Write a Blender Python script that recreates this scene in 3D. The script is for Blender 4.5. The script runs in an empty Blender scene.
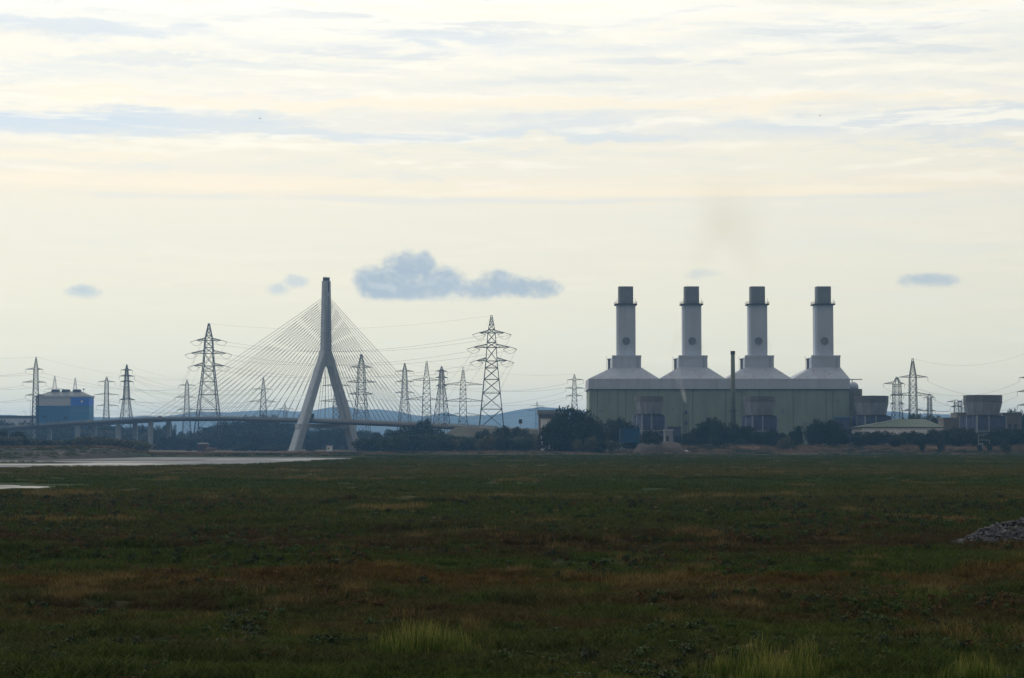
import bpy, math, random
import numpy as np
from mathutils import Vector, Matrix

random.seed(7); RNG = np.random.default_rng(7)
SC = bpy.context.scene
COL = SC.collection
R = math.radians

# ------------------------------------------------------------------ camera
F = 2000.0                      # focal length in pixels of the 1024 px wide frame
EYE = 4.5
HOR = 444.0                     # row of the horizon
PITCH = math.atan((HOR - 339.0) / F)
cam = bpy.data.cameras.new('camera'); camo = bpy.data.objects.new('camera', cam)
COL.objects.link(camo); SC.camera = camo
cam.sensor_width = 36.0; cam.lens = 36.0 * F / 1024.0
cam.clip_start = 0.1; cam.clip_end = 40000
camo.location = (0, 0, EYE); camo.rotation_euler = (math.pi / 2 + PITCH, 0, 0)

# ------------------------------------------------------------------ render settings
SC.render.engine = 'CYCLES'
SC.view_settings.view_transform = 'Standard'; SC.view_settings.look = 'None'
SC.view_settings.gamma = 1.0; SC.view_settings.use_curve_mapping = False
SC.view_settings.exposure = 0.0
cy = SC.cycles
cy.max_bounces = 5; cy.diffuse_bounces = 2; cy.glossy_bounces = 2; cy.transmission_bounces = 3
cy.volume_bounces = 1; cy.transparent_max_bounces = 8
cy.use_denoising = True; cy.caustics_reflective = False; cy.caustics_refractive = False
try:
    cy.denoiser = 'OPENIMAGEDENOISE'; cy.denoising_prefilter = 'ACCURATE'
except Exception: pass

# ------------------------------------------------------------------ node helper
class NT:
    def __init__(s, tree): s.t = tree; s.n = tree.nodes; s.l = tree.links
    def new(s, typ, **kw):
        n = s.n.new(typ)
        for k, v in kw.items(): setattr(n, k, v)
        return n
    def put(s, sock, v):
        if hasattr(v, 'is_linked') or isinstance(v, bpy.types.NodeSocket): s.l.new(v, sock)
        elif isinstance(v, (tuple, list)) and len(v) == 3 and sock.type == 'RGBA': sock.default_value = (*v, 1)
        else: sock.default_value = v
    def m(s, op, a, b=0.0, c=0.0, clamp=False):
        n = s.new('ShaderNodeMath', operation=op, use_clamp=clamp)
        s.put(n.inputs[0], a); s.put(n.inputs[1], b); s.put(n.inputs[2], c)
        return n.outputs[0]
    def mix(s, f, a, b, blend='MIX'):
        n = s.new('ShaderNodeMix', data_type='RGBA', blend_type=blend, clamp_factor=True)
        s.put(n.inputs[0], f); s.put(n.inputs[6], a); s.put(n.inputs[7], b)
        return n.outputs[2]
    def xyz(s, x, y, z):
        n = s.new('ShaderNodeCombineXYZ'); s.put(n.inputs[0], x); s.put(n.inputs[1], y); s.put(n.inputs[2], z)
        return n.outputs[0]
    def sep(s, v):
        n = s.new('ShaderNodeSeparateXYZ'); s.put(n.inputs[0], v); return n.outputs
    def noise(s, vec, scale=1.0, detail=4.0, rough=0.55, dist=0.0):
        n = s.new('ShaderNodeTexNoise'); s.put(n.inputs['Vector'], vec)
        n.inputs['Scale'].default_value = scale; n.inputs['Detail'].default_value = detail
        n.inputs['Roughness'].default_value = rough; n.inputs['Distortion'].default_value = dist
        return n.outputs[0]
    def rng(s, v, a, b, c=0.0, d=1.0, smooth=True):
        n = s.new('ShaderNodeMapRange', interpolation_type='SMOOTHSTEP' if smooth else 'LINEAR')
        s.put(n.inputs[0], v); s.put(n.inputs[1], a); s.put(n.inputs[2], b); s.put(n.inputs[3], c); s.put(n.inputs[4], d)
        return n.outputs[0]
    def ramp(s, f, stops, interp='LINEAR'):
        n = s.new('ShaderNodeValToRGB'); cr = n.color_ramp; cr.interpolation = interp
        while len(cr.elements) < len(stops): cr.elements.new(0.5)
        for e, (p, c) in zip(cr.elements, stops): e.position = p
        for e, (p, c) in zip(cr.elements, stops): e.color = (*c, 1)
        s.put(n.inputs[0], f); return n.outputs[0]

def lin(r, g, b):
    f = lambda v: (v / 255 / 12.92) if v / 255 <= 0.04045 else ((v / 255 + 0.055) / 1.055) ** 2.4
    return (f(r), f(g), f(b))

# ------------------------------------------------------------------ sun and sky
SUN_EL, SUN_AZ = R(34), R(-22)            # in front of the camera, a little to the left, above the frame
sun = bpy.data.lights.new('sun', 'SUN'); suno = bpy.data.objects.new('sun', sun); COL.objects.link(suno)
sun.energy = 0.9; sun.angle = R(14); sun.color = (1.0, 0.93, 0.82)
SUND = Vector((math.sin(SUN_AZ) * math.cos(SUN_EL), math.cos(SUN_AZ) * math.cos(SUN_EL), math.sin(SUN_EL)))
suno.rotation_euler = SUND.to_track_quat('Z', 'Y').to_euler(); suno.location = (0, 0, 300)

world = bpy.data.worlds.new('World'); SC.world = world; world.use_nodes = True
world.cycles.sampling_method = 'MANUAL'; world.cycles.sample_map_resolution = 256
world.node_tree.nodes.clear(); W = NT(world.node_tree)
def build_world():
    tc = W.new('ShaderNodeTexCoord').outputs['Generated']
    nrm = W.new('ShaderNodeVectorMath', operation='NORMALIZE'); W.put(nrm.inputs[0], tc); d = nrm.outputs[0]
    x, y, z = W.sep(d)
    U = W.m('MULTIPLY', W.m('ARCTAN2', x, y), 2000.0)           # about a pixel to the right of straight ahead
    V = W.m('MULTIPLY', W.m('ARCSINE', z), 2000.0)              # about a pixel above the horizon
    sky = W.new('ShaderNodeTexSky', sky_type='NISHITA'); sky.sun_disc = False
    sky.sun_elevation = SUN_EL; sky.sun_rotation = SUN_AZ; sky.air_density = 1.2; sky.dust_density = 3.0
    skyc = W.mix(1.0, sky.outputs[0], (0.075, 0.075, 0.075), 'MULTIPLY')
    # how the thin cloud veil glows: brighter towards the sun
    dt = W.new('ShaderNodeVectorMath', operation='DOT_PRODUCT'); W.put(dt.inputs[0], d); dt.inputs[1].default_value = SUND
    cosang = dt.outputs['Value']
    glow = W.rng(cosang, -0.6, 0.95, 0.19, 1.0)
    # streaky layers: warp the height, then a ramp over height plus streak noise
    pv = W.xyz(W.m('DIVIDE', U, 330.0), W.m('DIVIDE', V, 60.0), 3.1)
    warp = W.m('SUBTRACT', W.noise(pv, 1.0, 5, 0.55, 0.3), 0.5)
    pv2 = W.xyz(W.m('DIVIDE', U, 60.0), W.m('DIVIDE', V, 28.0), 9.7)
    puff = W.m('SUBTRACT', W.noise(pv2, 1.0, 7, 0.65), 0.5)
    V2 = W.m('ADD', V, W.m('MULTIPLY', W.m('ADD', W.m('MULTIPLY', warp, 24.0), W.m('MULTIPLY', puff, 30.0)), W.rng(V, 220.0, 330.0)))
    k = W.m('DIVIDE', V2, 600.0, clamp=True)
    S = [(0, (238, 230, 196)), (30, (230, 227, 200)), (100, (228, 228, 208)), (160, (231, 229, 210)), (222, (235, 231, 213)),
         (236, (236, 232, 214)), (249, (240, 232, 211)), (262, (241, 233, 213)), (272, (237, 233, 216)), (296, (240, 235, 216)),
         (303, (236, 233, 218)), (306, (233, 232, 222)), (322, (238, 235, 222)), (331, (246, 240, 222)), (345, (252, 246, 230)),
         (352, (243, 240, 226)), (376, (242, 240, 227)), (388, (250, 246, 231)), (398, (238, 239, 232)), (410, (250, 248, 236)),
         (440, (254, 252, 242)), (500, (251, 248, 236)), (560, (248, 245, 235))]
    base = W.ramp(k, [(v / 600.0, lin(*c)) for v, c in S])
    # broad streaks and broken patches of bluish grey higher up
    st = W.noise(W.xyz(W.m('DIVIDE', U, 420.0), W.m('DIVIDE', V, 34.0), 1.7), 1.0, 7, 0.6, 0.4)
    st2 = W.noise(W.xyz(W.m('DIVIDE', U, 150.0), W.m('DIVIDE', V, 20.0), 5.2), 1.0, 6, 0.6, 0.2)
    hi = W.rng(V, 285.0, 335.0)
    blue = W.m('MULTIPLY', W.rng(W.m('ADD', W.m('MULTIPLY', st, 0.6), W.m('MULTIPLY', st2, 0.4)), 0.50, 0.64), W.m('MULTIPLY', hi, 0.5))
    c1 = W.mix(blue, base, lin(219, 226, 228))
    # the long bluish streaks low in the upper cloud bank, strongest at the left
    def band(v0, hv, u0, hu, amp):
        dv = W.m('DIVIDE', W.m('SUBTRACT', V2, v0), hv); du = W.m('DIVIDE', W.m('SUBTRACT', U, u0), hu)
        e = W.m('ADD', W.m('MULTIPLY', dv, dv), W.m('MULTIPLY', du, du))
        e = W.m('ADD', e, W.m('MULTIPLY', W.m('SUBTRACT', st2, 0.5), 3.2))
        return W.m('MULTIPLY', W.rng(e, 0.1, 1.15, 1.0, 0.0), amp)
    for a in ((316, 17, -470, 270, 1.0), (402, 12, -440, 150, 0.7), (308, 6, -130, 330, 0.6), (318, 12, 430, 220, 0.6), (318, 9, 40, 90, .4), (376, 6, -330, 140, 0.45), (244, 5, -60, 520, 0.3), (405, 7, -60, 130, 0.5), (411, 4, 330, 130, 0.4)):
        c1 = W.mix(band(*a), c1, lin(205, 218, 228))
    def fb(du, dv, su, sv, seed, det=8, ro=0.6):
        return W.noise(W.xyz(W.m('DIVIDE', W.m('ADD', U, du), su), W.m('DIVIDE', W.m('ADD', V, dv), sv), seed), 1.0, det, ro, 0.25)
    em = W.m('SUBTRACT', fb(0, 0, 210.0, 30.0, 6.6), fb(6.0, 7.0, 210.0, 30.0, 6.6))
    up = W.m('MULTIPLY', W.rng(V, 225.0, 315.0, 0.12, 1.0), W.rng(W.noise(W.xyz(W.m('DIVIDE', U, 300.0), W.m('DIVIDE', V, 70.0), 12.3), 1.0, 4, 0.6), 0.38, 0.58, 0.35, 1.0))
    c1 = W.mix(W.m('MULTIPLY', W.rng(em, 0.015, 0.11), W.m('MULTIPLY', up, 0.85)), c1, lin(255, 250, 233))
    c1 = W.mix(W.m('MULTIPLY', W.rng(em, -0.015, -0.11), W.m('MULTIPLY', up, 0.7)), c1, lin(216, 223, 225))
    lo = W.noise(W.xyz(W.m('DIVIDE', U, 500.0), W.m('DIVIDE', V, 45.0), 8.2), 1.0, 5, 0.55, 0.3)
    c1 = W.mix(W.rng(lo, 0.52, 0.7, 0.0, 0.35), c1, lin(240, 236, 214))
    c1 = W.mix(W.rng(lo, 0.48, 0.33, 0.0, 0.3), c1, lin(224, 228, 222))
    for a in ((258, 9, -330, 300, 0.6), (250, 7, 120, 330, 0.5), (338, 8, 60, 420, 0.6), (282, 8, -460, 130, 0.5), (343, 7, -380, 200, .5)):
        c1 = W.mix(band(*a), c1, lin(250, 238, 212))
    # small cumulus clouds, dark against the light, flat below and heaped above
    cn = W.noise(W.xyz(W.m('DIVIDE', U, 30.0), W.m('DIVIDE', V, 22.0), 2.2), 1.0, 6, 0.6, 0.25)
    cn3 = W.noise(W.xyz(W.m('DIVIDE', U, 9.0), W.m('DIVIDE', V, 8.0), 4.2), 1.0, 4, 0.6)
    cne = W.m('SUBTRACT', cn, W.noise(W.xyz(W.m('DIVIDE', W.m('ADD', U, 3.0), 30.0), W.m('DIVIDE', W.m('ADD', V, 6.0), 22.0), 2.2), 1.0, 6, 0.6, 0.25))
    def cloud(blobs, vb, soft, amp, nz, col, c):
        tot = None
        for (px, py, ru, rv) in blobs:
            du = W.m('DIVIDE', W.m('SUBTRACT', U, float(math.atan((px - 512) / 2000.0) * 2000)), ru)
            dv = W.m('DIVIDE', W.m('SUBTRACT', V, 444.0 - py), rv)
            e = W.m('SUBTRACT', 1.0, W.m('ADD', W.m('MULTIPLY', du, du), W.m('MULTIPLY', dv, dv)))
            tot = e if tot is None else W.m('SMOOTH_MAX', tot, e, 0.25)
        t = W.m('ADD', tot, W.m('MULTIPLY', W.m('SUBTRACT', cn, 0.5), nz * 1.5))
        t = W.m('ADD', t, W.m('MULTIPLY', W.m('SUBTRACT', cn3, 0.5), nz * 0.75))
        t = W.m('ADD', t, 0.06)
        msk = W.m('MULTIPLY', W.rng(t, -0.2, soft * 2.0), W.rng(cn3, 0.3, 0.7, 0.93, 1.0))
        msk = W.m('MULTIPLY', msk, W.rng(W.m('ADD', V, W.m('MULTIPLY', W.m('SUBTRACT', cn, 0.5), 10.0)), vb - 3.0, vb + 8.0))
        tone = W.mix(W.rng(cne, -0.02, 0.2, 0.0, 0.4), col, lin(202, 212, 217))
        return W.mix(W.m('MULTIPLY', msk, amp), c, tone)
    gc = lin(152, 174, 194)
    c1 = cloud([(376, 283, 26, 20), (402, 273, 28, 23), (424, 266, 15, 17), (438, 281, 28, 19), (400, 289, 50, 15)], 141, 0.5, 0.92, 1.3, gc, c1)
    c1 = cloud([(496, 284, 22, 16), (520, 288, 26, 14), (537, 288, 27, 12), (478, 290, 26, 13)], 141, 0.5, 0.9, 1.3, gc, c1)
    c1 = cloud([(458, 292, 60, 13)], 138, 0.9, 0.5, 1.6, lin(175, 192, 203), c1)
    c1 = cloud([(82, 296, 20, 8)], 142, 0.5, 0.9, 1.2, lin(178, 196, 206), c1)
    c1 = cloud([(276, 291, 16, 8), (294, 283, 14, 8)], 146, 0.6, 0.75, 1.4, lin(185, 201, 210), c1)
    c1 = cloud([(928, 285, 33, 9), (915, 284, 18, 9)], 152, 0.5, 0.9, 1.2, lin(178, 194, 204), c1)
    c1 = cloud([(705, 275, 22, 7)], 163, 0.7, 0.6, 1.5, lin(188, 201, 206), c1)
    c1 = cloud([(830, 290, 22, 5)], 150, 0.9, 0.4, 1.6, lin(190, 203, 208), c1)
    lowv = W.m('POWER', 2.718, W.m('DIVIDE', W.m('MAXIMUM', V, 0.0), -120.0)); gn = W.m('ADD', 1.13, W.m('MULTIPLY', lowv, 0.37)); gb = W.m('ADD', 1.13, W.m('MULTIPLY', lowv, 0.20))
    gn = W.m('MULTIPLY', gn, glow); gb = W.m('MULTIPLY', gb, glow)
    veil = W.mix(1.0, c1, W.xyz(gn, W.m('MULTIPLY', gn, W.m('SUBTRACT', 0.995, W.m('MULTIPLY', lowv, 0.05))), gb), 'MULTIPLY')
    # the rest of the sky is the clear air, seen faintly through the veil
    full = W.mix(0.93, skyc, veil)
    bg = W.new('ShaderNodeBackground'); W.put(bg.inputs[0], full); bg.inputs[1].default_value = 1.0
    out = W.new('ShaderNodeOutputWorld'); W.l.new(bg.outputs[0], out.inputs[0])
build_world()

# ------------------------------------------------------------------ mapping and mesh helpers
def ray(px, py):
    dx, dy = (px - 512.0) / F, (339.0 - py) / F
    c, s = math.cos(PITCH), math.sin(PITCH)
    return Vector((dx, c - dy * s, s + dy * c))
def at(px, py, Y):
    d = ray(px, py); return Vector((0, 0, EYE)) + d * (Y / d.y)
def xat(px, Y): return at(px, HOR, Y).x
def zat(py, Y): return at(512, py, Y).z
def pxat(x, y): return 512 + F * x / (y * math.cos(PITCH))

class MB:
    def __init__(s): s.v = []; s.f = []
    def add(s, vs, fs):
        o = len(s.v); s.v += [tuple(v) for v in vs]; s.f += [tuple(i + o for i in f) for f in fs]; return s
    def box(s, x0, x1, y0, y1, z0, z1):
        return s.add([(x0,y0,z0),(x1,y0,z0),(x1,y1,z0),(x0,y1,z0),(x0,y0,z1),(x1,y0,z1),(x1,y1,z1),(x0,y1,z1)],
                     [(3,2,1,0),(4,5,6,7),(0,1,5,4),(1,2,6,5),(2,3,7,6),(3,0,4,7)])
    def loft(s, rings, cap=True):
        n = len(rings[0]); o = len(s.v)
        for r in rings: s.v += [tuple(p) for p in r]
        for k in range(len(rings) - 1):
            for i in range(n):
                a = o + k*n + i; b = o + k*n + (i+1) % n
                s.f.append((a, b, b + n, a + n))
        if cap:
            s.f.append(tuple(o + i for i in reversed(range(n)))); e = o + (len(rings)-1)*n
            s.f.append(tuple(e + i for i in range(n)))
        return s
    def bar(s, a, b, r, n=4, r2=None):
        a = Vector(a); b = Vector(b); d = b - a
        if d.length < 1e-6: return s
        d.normalize(); u = d.orthogonal().normalized(); w = d.cross(u); r2 = r if r2 is None else r2
        ra = [a + (u*math.cos(2*math.pi*i/n) + w*math.sin(2*math.pi*i/n))*r for i in range(n)]
        rb = [b + (u*math.cos(2*math.pi*i/n) + w*math.sin(2*math.pi*i/n))*r2 for i in range(n)]
        return s.loft([ra, rb])
    def tube(s, pts, r, n=4):
        pts = [Vector(p) for p in pts]; rings = []
        for i, p in enumerate(pts):
            d = (pts[min(i+1, len(pts)-1)] - pts[max(i-1, 0)]).normalized()
            u = d.cross(Vector((0,0,1)))
            u = u.normalized() if u.length > 1e-4 else Vector((1,0,0)); w = d.cross(u)
            rings.append([p + (u*math.cos(2*math.pi*k/n) + w*math.sin(2*math.pi*k/n))*r for k in range(n)])
        return s.loft(rings)
    def lathe(s, c, prof, n=16):
        return s.loft([[(c[0]+r*math.cos(2*math.pi*i/n), c[1]+r*math.sin(2*math.pi*i/n), c[2]+z) for i in range(n)] for r, z in prof])
    def mesh(s, name, m, smooth=False):
        me = bpy.data.meshes.new(name); me.from_pydata(s.v, [], s.f); me.update()
        if m: me.materials.append(m)
        if smooth: me.shade_smooth()
        return me
    def build(s, name, m, parent=None, smooth=False, loc=None, rot=None):
        o = bpy.data.objects.new(name, s.mesh(name, m, smooth)); COL.objects.link(o)
        if parent is not None: o.parent = parent
        if loc is not None: o.location = loc
        if rot is not None: o.rotation_euler = rot
        return o

def tag(o, label=None, cat=None, group=None, kind=None):
    for k, v in (('label', label), ('category', cat), ('group', group), ('kind', kind)):
        if v: o[k] = v
    return o
def empty(name, loc=(0,0,0), rz=0, label=None, cat=None, group=None, kind=None):
    o = bpy.data.objects.new(name, None); COL.objects.link(o); o.location = loc; o.rotation_euler = (0,0,rz)
    o.empty_display_size = 0.5
    return tag(o, label, cat, group, kind)
def inst(name, me, parent=None, loc=(0,0,0), rot=(0,0,0), scale=(1,1,1)):
    o = bpy.data.objects.new(name, me); COL.objects.link(o); o.parent = parent
    o.location = loc; o.rotation_euler = rot; o.scale = scale
    return o
def ordinal(i):
    ones = ['', 'first','second','third','fourth','fifth','sixth','seventh','eighth','ninth','tenth','eleventh','twelfth','thirteenth',
            'fourteenth','fifteenth','sixteenth','seventeenth','eighteenth','nineteenth']
    n = i + 1
    if n < 20: return ones[n]
    t = {2: 'twent', 3: 'thirt', 4: 'fort', 5: 'fift', 6: 'sixt'}[n // 10]
    return t + 'ieth' if n % 10 == 0 else t + 'y-' + ones[n % 10]

# ------------------------------------------------------------------ materials
MATS = {}
def mat(name, col, rough=0.8, var=0.15, scale=0.6, metal=0.0, stain=None, stretch=(1,1,1), bump=0.0, spec=0.3, stain_amt=0.5, ribs=0.0):
    if name in MATS: return MATS[name]
    m = bpy.data.materials.new(name); m.use_nodes = True; N = NT(m.node_tree)
    b = N.n['Principled BSDF']
    pos = N.new('ShaderNodeNewGeometry').outputs['Position']
    mp = N.new('ShaderNodeVectorMath', operation='MULTIPLY'); N.put(mp.inputs[0], pos); mp.inputs[1].default_value = stretch
    nz = N.noise(mp.outputs[0], scale, 6, 0.6)
    dark = tuple(c * (1 - var * 1.6) for c in col); lite = tuple(min(1, c * (1 + var * 1.6)) for c in col)
    c = N.ramp(nz, [(0.28, dark), (0.72, lite)])
    if stain:
        n2 = N.noise(N.xyz(*[N.m('MULTIPLY', q, k) for q, k in zip(N.sep(pos), (1.0, 1.0, 0.12))]), 0.35, 6, 0.65)
        c = N.mix(N.rng(n2, 0.52, 0.72, 0.0, stain_amt), c, stain)
    N.put(b.inputs['Base Color'], c)
    b.inputs['Roughness'].default_value = rough; b.inputs['Metallic'].default_value = metal
    b.inputs['Specular IOR Level'].default_value = spec
    if bump or ribs:
        h = nz
        if ribs:
            xs = N.sep(pos); w = N.m('SINE', N.m('MULTIPLY', N.m('ADD', xs[0], N.m('MULTIPLY', xs[1], 1.0)), 2*math.pi/ribs))
            h = N.m('ADD', N.m('MULTIPLY', nz, bump), N.m('MULTIPLY', w, 0.3))
        bp = N.new('ShaderNodeBump'); bp.inputs['Strength'].default_value = bump or 0.3; bp.inputs['Distance'].default_value = 0.1
        N.put(bp.inputs['Height'], h); N.l.new(bp.outputs[0], b.inputs['Normal'])
    MATS[name] = m; return m

M_conc = mat('bridge_concrete', (0.43, 0.465, 0.51), 0.85, 0.10, 0.25, stain=(0.34,0.365,0.40), bump=0.2)
M_deck = mat('deck_steel', (0.16, 0.17, 0.18), 0.7, 0.12, 0.2)
M_asph = mat('asphalt', (0.05, 0.05, 0.05), 0.9, 0.1, 0.5)
M_rail = mat('galvanised_rail', (0.30, 0.31, 0.31), 0.6, 0.05, 1.0, metal=0.3)
M_cable = mat('stay_sheath', (0.20, 0.205, 0.21), 0.6, 0.04, 1.0)
M_steel = mat('tower_steel', (0.055, 0.058, 0.06), 0.8, 0.12, 0.3, spec=0.15)
M_wire = mat('conductor', (0.13, 0.13, 0.13), 0.5, 0.03, 0.3, metal=0.3)
M_insul = mat('insulator_glass', (0.07, 0.065, 0.06), 0.4, 0.05, 1.0)
M_clad = mat('grey_cladding', (0.50, 0.555, 0.66), 0.6, 0.07, 0.12, stain=(0.38,0.42,0.50), stretch=(1,1,0.3), ribs=1.2, bump=0.15)
M_roof = mat('stained_roof_sheet', (0.35, 0.39, 0.47), 0.6, 0.07, 0.2, stain=(0.30,0.17,0.12), stain_amt=0.75, stretch=(1,1,0.3), ribs=1.2, bump=0.15)
M_cap = mat('stack_cap_sheet', (0.23, 0.25, 0.28), 0.65, 0.08, 0.3, stain=(0.18,0.17,0.16))
M_green = mat('green_cladding', (0.25, 0.315, 0.265), 0.65, 0.08, 0.15, stain=(0.17,0.215,0.18), stretch=(1,1,0.25), ribs=1.0, bump=0.15)
M_joint = mat('dark_joint', (0.06, 0.07, 0.06), 0.8, 0.05)
M_dark = mat('dark_metal', (0.06, 0.06, 0.065), 0.7, 0.1)
M_blue = mat('blue_louvre', (0.075, 0.095, 0.17), 0.65, 0.12, 0.4)
M_shroud = mat('grp_shroud', (0.28, 0.30, 0.35), 0.7, 0.08, 0.3, stain=(0.2,0.2,0.22))
M_rim = mat('shroud_rim', (0.15, 0.15, 0.165), 0.7, 0.08, 0.3)
M_pale = mat('pale_panel', (0.55, 0.55, 0.55), 0.7, 0.08, 0.4, stain=(0.4,0.39,0.37))
M_white = mat('white_panel', (0.78, 0.78, 0.78), 0.6, 0.04, 0.4)
M_navy = mat('navy_cladding', (0.022, 0.15, 0.36), 0.6, 0.08, 0.2, ribs=1.2, bump=0.15)
M_slate = mat('slate_blue_cladding', (0.035, 0.20, 0.40), 0.6, 0.08, 0.2, ribs=1.2, bump=0.15)
M_royal = mat('royal_blue_panel', (0.02, 0.17, 0.80), 0.5, 0.05, 0.3)
M_cont = mat('container_blue', (0.008, 0.095, 0.22), 0.55, 0.1, 0.8, stain=(0.06,0.06,0.06))
M_brick = mat('brick_wall', (0.11, 0.065, 0.055), 0.85, 0.15, 0.8)
M_earth = mat('bare_earth', (0.030, 0.019, 0.011), 0.95, 0.5, 0.5, bump=0.5)
M_groof = mat('green_roof_sheet', (0.07, 0.10, 0.07), 0.7, 0.1, 0.2)
M_tank = mat('tank_grey', (0.20, 0.205, 0.20), 0.6, 0.08, 0.3)
M_bark = mat('bark', (0.07, 0.055, 0.04), 0.95, 0.3, 1.5)
M_tyre = mat('tyre_rubber', (0.02, 0.02, 0.02), 0.9, 0.1)
M_glass = mat('dark_glass', (0.03, 0.04, 0.05), 0.15, 0.0, spec=0.5)
M_feather = mat('grey_feather', (0.16, 0.16, 0.16), 0.8, 0.1, 8)
M_stone = mat('rubble_stone', (0.075, 0.077, 0.088), 0.9, 0.5, 2.2, bump=0.6)

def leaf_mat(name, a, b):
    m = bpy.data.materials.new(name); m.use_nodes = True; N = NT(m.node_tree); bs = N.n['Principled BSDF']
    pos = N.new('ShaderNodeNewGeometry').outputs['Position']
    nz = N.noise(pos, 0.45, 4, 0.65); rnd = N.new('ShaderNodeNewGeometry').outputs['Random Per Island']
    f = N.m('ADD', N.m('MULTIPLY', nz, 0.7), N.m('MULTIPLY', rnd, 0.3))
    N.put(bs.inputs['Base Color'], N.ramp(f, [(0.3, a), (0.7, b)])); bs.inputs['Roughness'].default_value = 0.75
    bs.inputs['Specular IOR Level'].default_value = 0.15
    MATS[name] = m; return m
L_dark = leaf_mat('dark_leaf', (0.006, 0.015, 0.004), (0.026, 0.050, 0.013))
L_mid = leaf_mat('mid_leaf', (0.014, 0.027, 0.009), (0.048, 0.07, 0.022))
L_olive = leaf_mat('olive_leaf', (0.05, 0.055, 0.025), (0.12, 0.115, 0.05))
L_dry = leaf_mat('dry_scrub_leaf', (0.12, 0.085, 0.05), (0.30, 0.20, 0.11))

# ------------------------------------------------------------------ terrain
def hash2(ix, iy, seed):
    n = (ix.astype(np.int64) * 374761393 + iy.astype(np.int64) * 668265263 + seed * 144665) & 0x7fffffff
    n = ((n ^ (n >> 13)) * 1274126177) & 0x7fffffff
    return ((n ^ (n >> 16)) & 0xffff) / 65535.0
def vnoise(x, y, s, seed=0):
    x = x / s; y = y / s; ix = np.floor(x); iy = np.floor(y); fx = x - ix; fy = y - iy
    fx = fx*fx*(3-2*fx); fy = fy*fy*(3-2*fy)
    a = hash2(ix, iy, seed); b = hash2(ix+1, iy, seed); c = hash2(ix, iy+1, seed); d = hash2(ix+1, iy+1, seed)
    return (a*(1-fx)+b*fx)*(1-fy) + (c*(1-fx)+d*fx)*fy - 0.5
def sst(a, b, v):
    t = np.clip((v - a) / (b - a), 0, 1); return t*t*(3-2*t)
NEAR = [(-6000, -20), (-900, 120), (-300, 300), (-99, 378), (-66, 414), (-56, 480), (-52, 560), (-46, 650), (-30, 722)]
FARB = [(-6000, 1000), (-900, 640), (-162, 618), (-152, 690), (-143, 785), (-83, 780), (-62, 750), (-44, 736), (-30, 728)]
nX, nY = np.array([p[0] for p in NEAR], float), np.array([p[1] for p in NEAR], float)
fX, fY = np.array([p[0] for p in FARB], float), np.array([p[1] for p in FARB], float)
WATER_Z = -0.7
def pool_d(x, y): return ((x + 59) / 10.5)**2 + ((y - 212) / 16)**2 + vnoise(x, y, 3, 12)*0.8 + vnoise(x, y, 1.2, 13)*.3
def creek_d(x, y):            # depth of the tidal creeks that wind across the marsh
    z = 0
    for (yc, amp, wl, x0, x1, wd, dp) in ((88, 2.8, 9.0, -6, 14, 1.7, 0.95), (84, 1.8, 6.0, -24, -11, 1.2, 0.6), (57, 1.2, 7.0, -14, -4, 0.9, 0.5), (128, 3.0, 14.0, -30, 32, 1.8, 0.6), (70, 1.4, 5.0, 8, 18, .9, .45), (160, 4, 18, -40, 10, 2.2, .6)):
        cyy = yc + amp*np.sin(x/wl + yc) + 0.4*amp*np.sin(x/wl*2.3)
        z = z + dp*np.exp(-np.abs((y-cyy)/wd)**3) * sst(x0-3, x0+2, x) * (1 - sst(x1-2, x1+3, x))
    return z
def ground_z(x, y):
    x = np.asarray(x, float); y = np.asarray(y, float)
    near_amp = 1 - sst(250, 600, y)
    z = vnoise(x, y, 22, 1)*0.34 + vnoise(x, y, 7, 2)*0.34*near_amp + vnoise(x, y, 2.3, 3)*0.30*near_amp + vnoise(x, y, 0.9, 4)*0.10*(1 - sst(60, 160, y))
    z = z + vnoise(x, y, 70, 5)*0.25*(1 - sst(300, 450, y))
    a = 512 + F * x / np.maximum(y, 60)
    # mud bank and levee on the far side at the left, flood bank at the right
    z = z + (1 - sst(100, 165, a)) * sst(650, 815, y) * 3.1 * (y > 300)
    z = z + (sst(600, 690, a) * 3.0 + sst(400, 520, a) * 0.7) * sst(900, 985, y)
    z = z - creek_d(x, y)
    # river channel
    dn = y - np.interp(x, nX, nY); df = np.interp(x, fX, fY) - y
    inside = np.minimum(dn, df); edge = vnoise(x, y, 30, 8)*16 + vnoise(x, y, 9, 9)*6
    depth = sst(-4, 22, inside + edge) * (x < 6)
    z = z * (1 - 0.8*depth) - 1.7*depth
    bar3 = np.exp(-((y - 520 + .12*x)/14)**2) * sst(-330, -250, x) * (1 - sst(-125, -105, x))
    bar = np.exp(-((y - (640 + 0.5*(x+130)*0.2))/42)**2) * sst(-190, -160, x) * (1 - sst(-105, -75, x))
    bar2 = np.exp(-((y - 560)/22)**2) * sst(-175, -150, x) * (1 - sst(-120, -100, x))
    z = z + (1.15*bar + 1.0*bar2 + 1.1*bar3) * depth
    # small pool at the left
    pd = pool_d(x, y); fl = 1 - sst(1.6, 3.2, pd)
    z = z*(1 - .85*fl) - 0.30 * (1 - sst(0.6, 1.1, pd))
    return z

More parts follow.
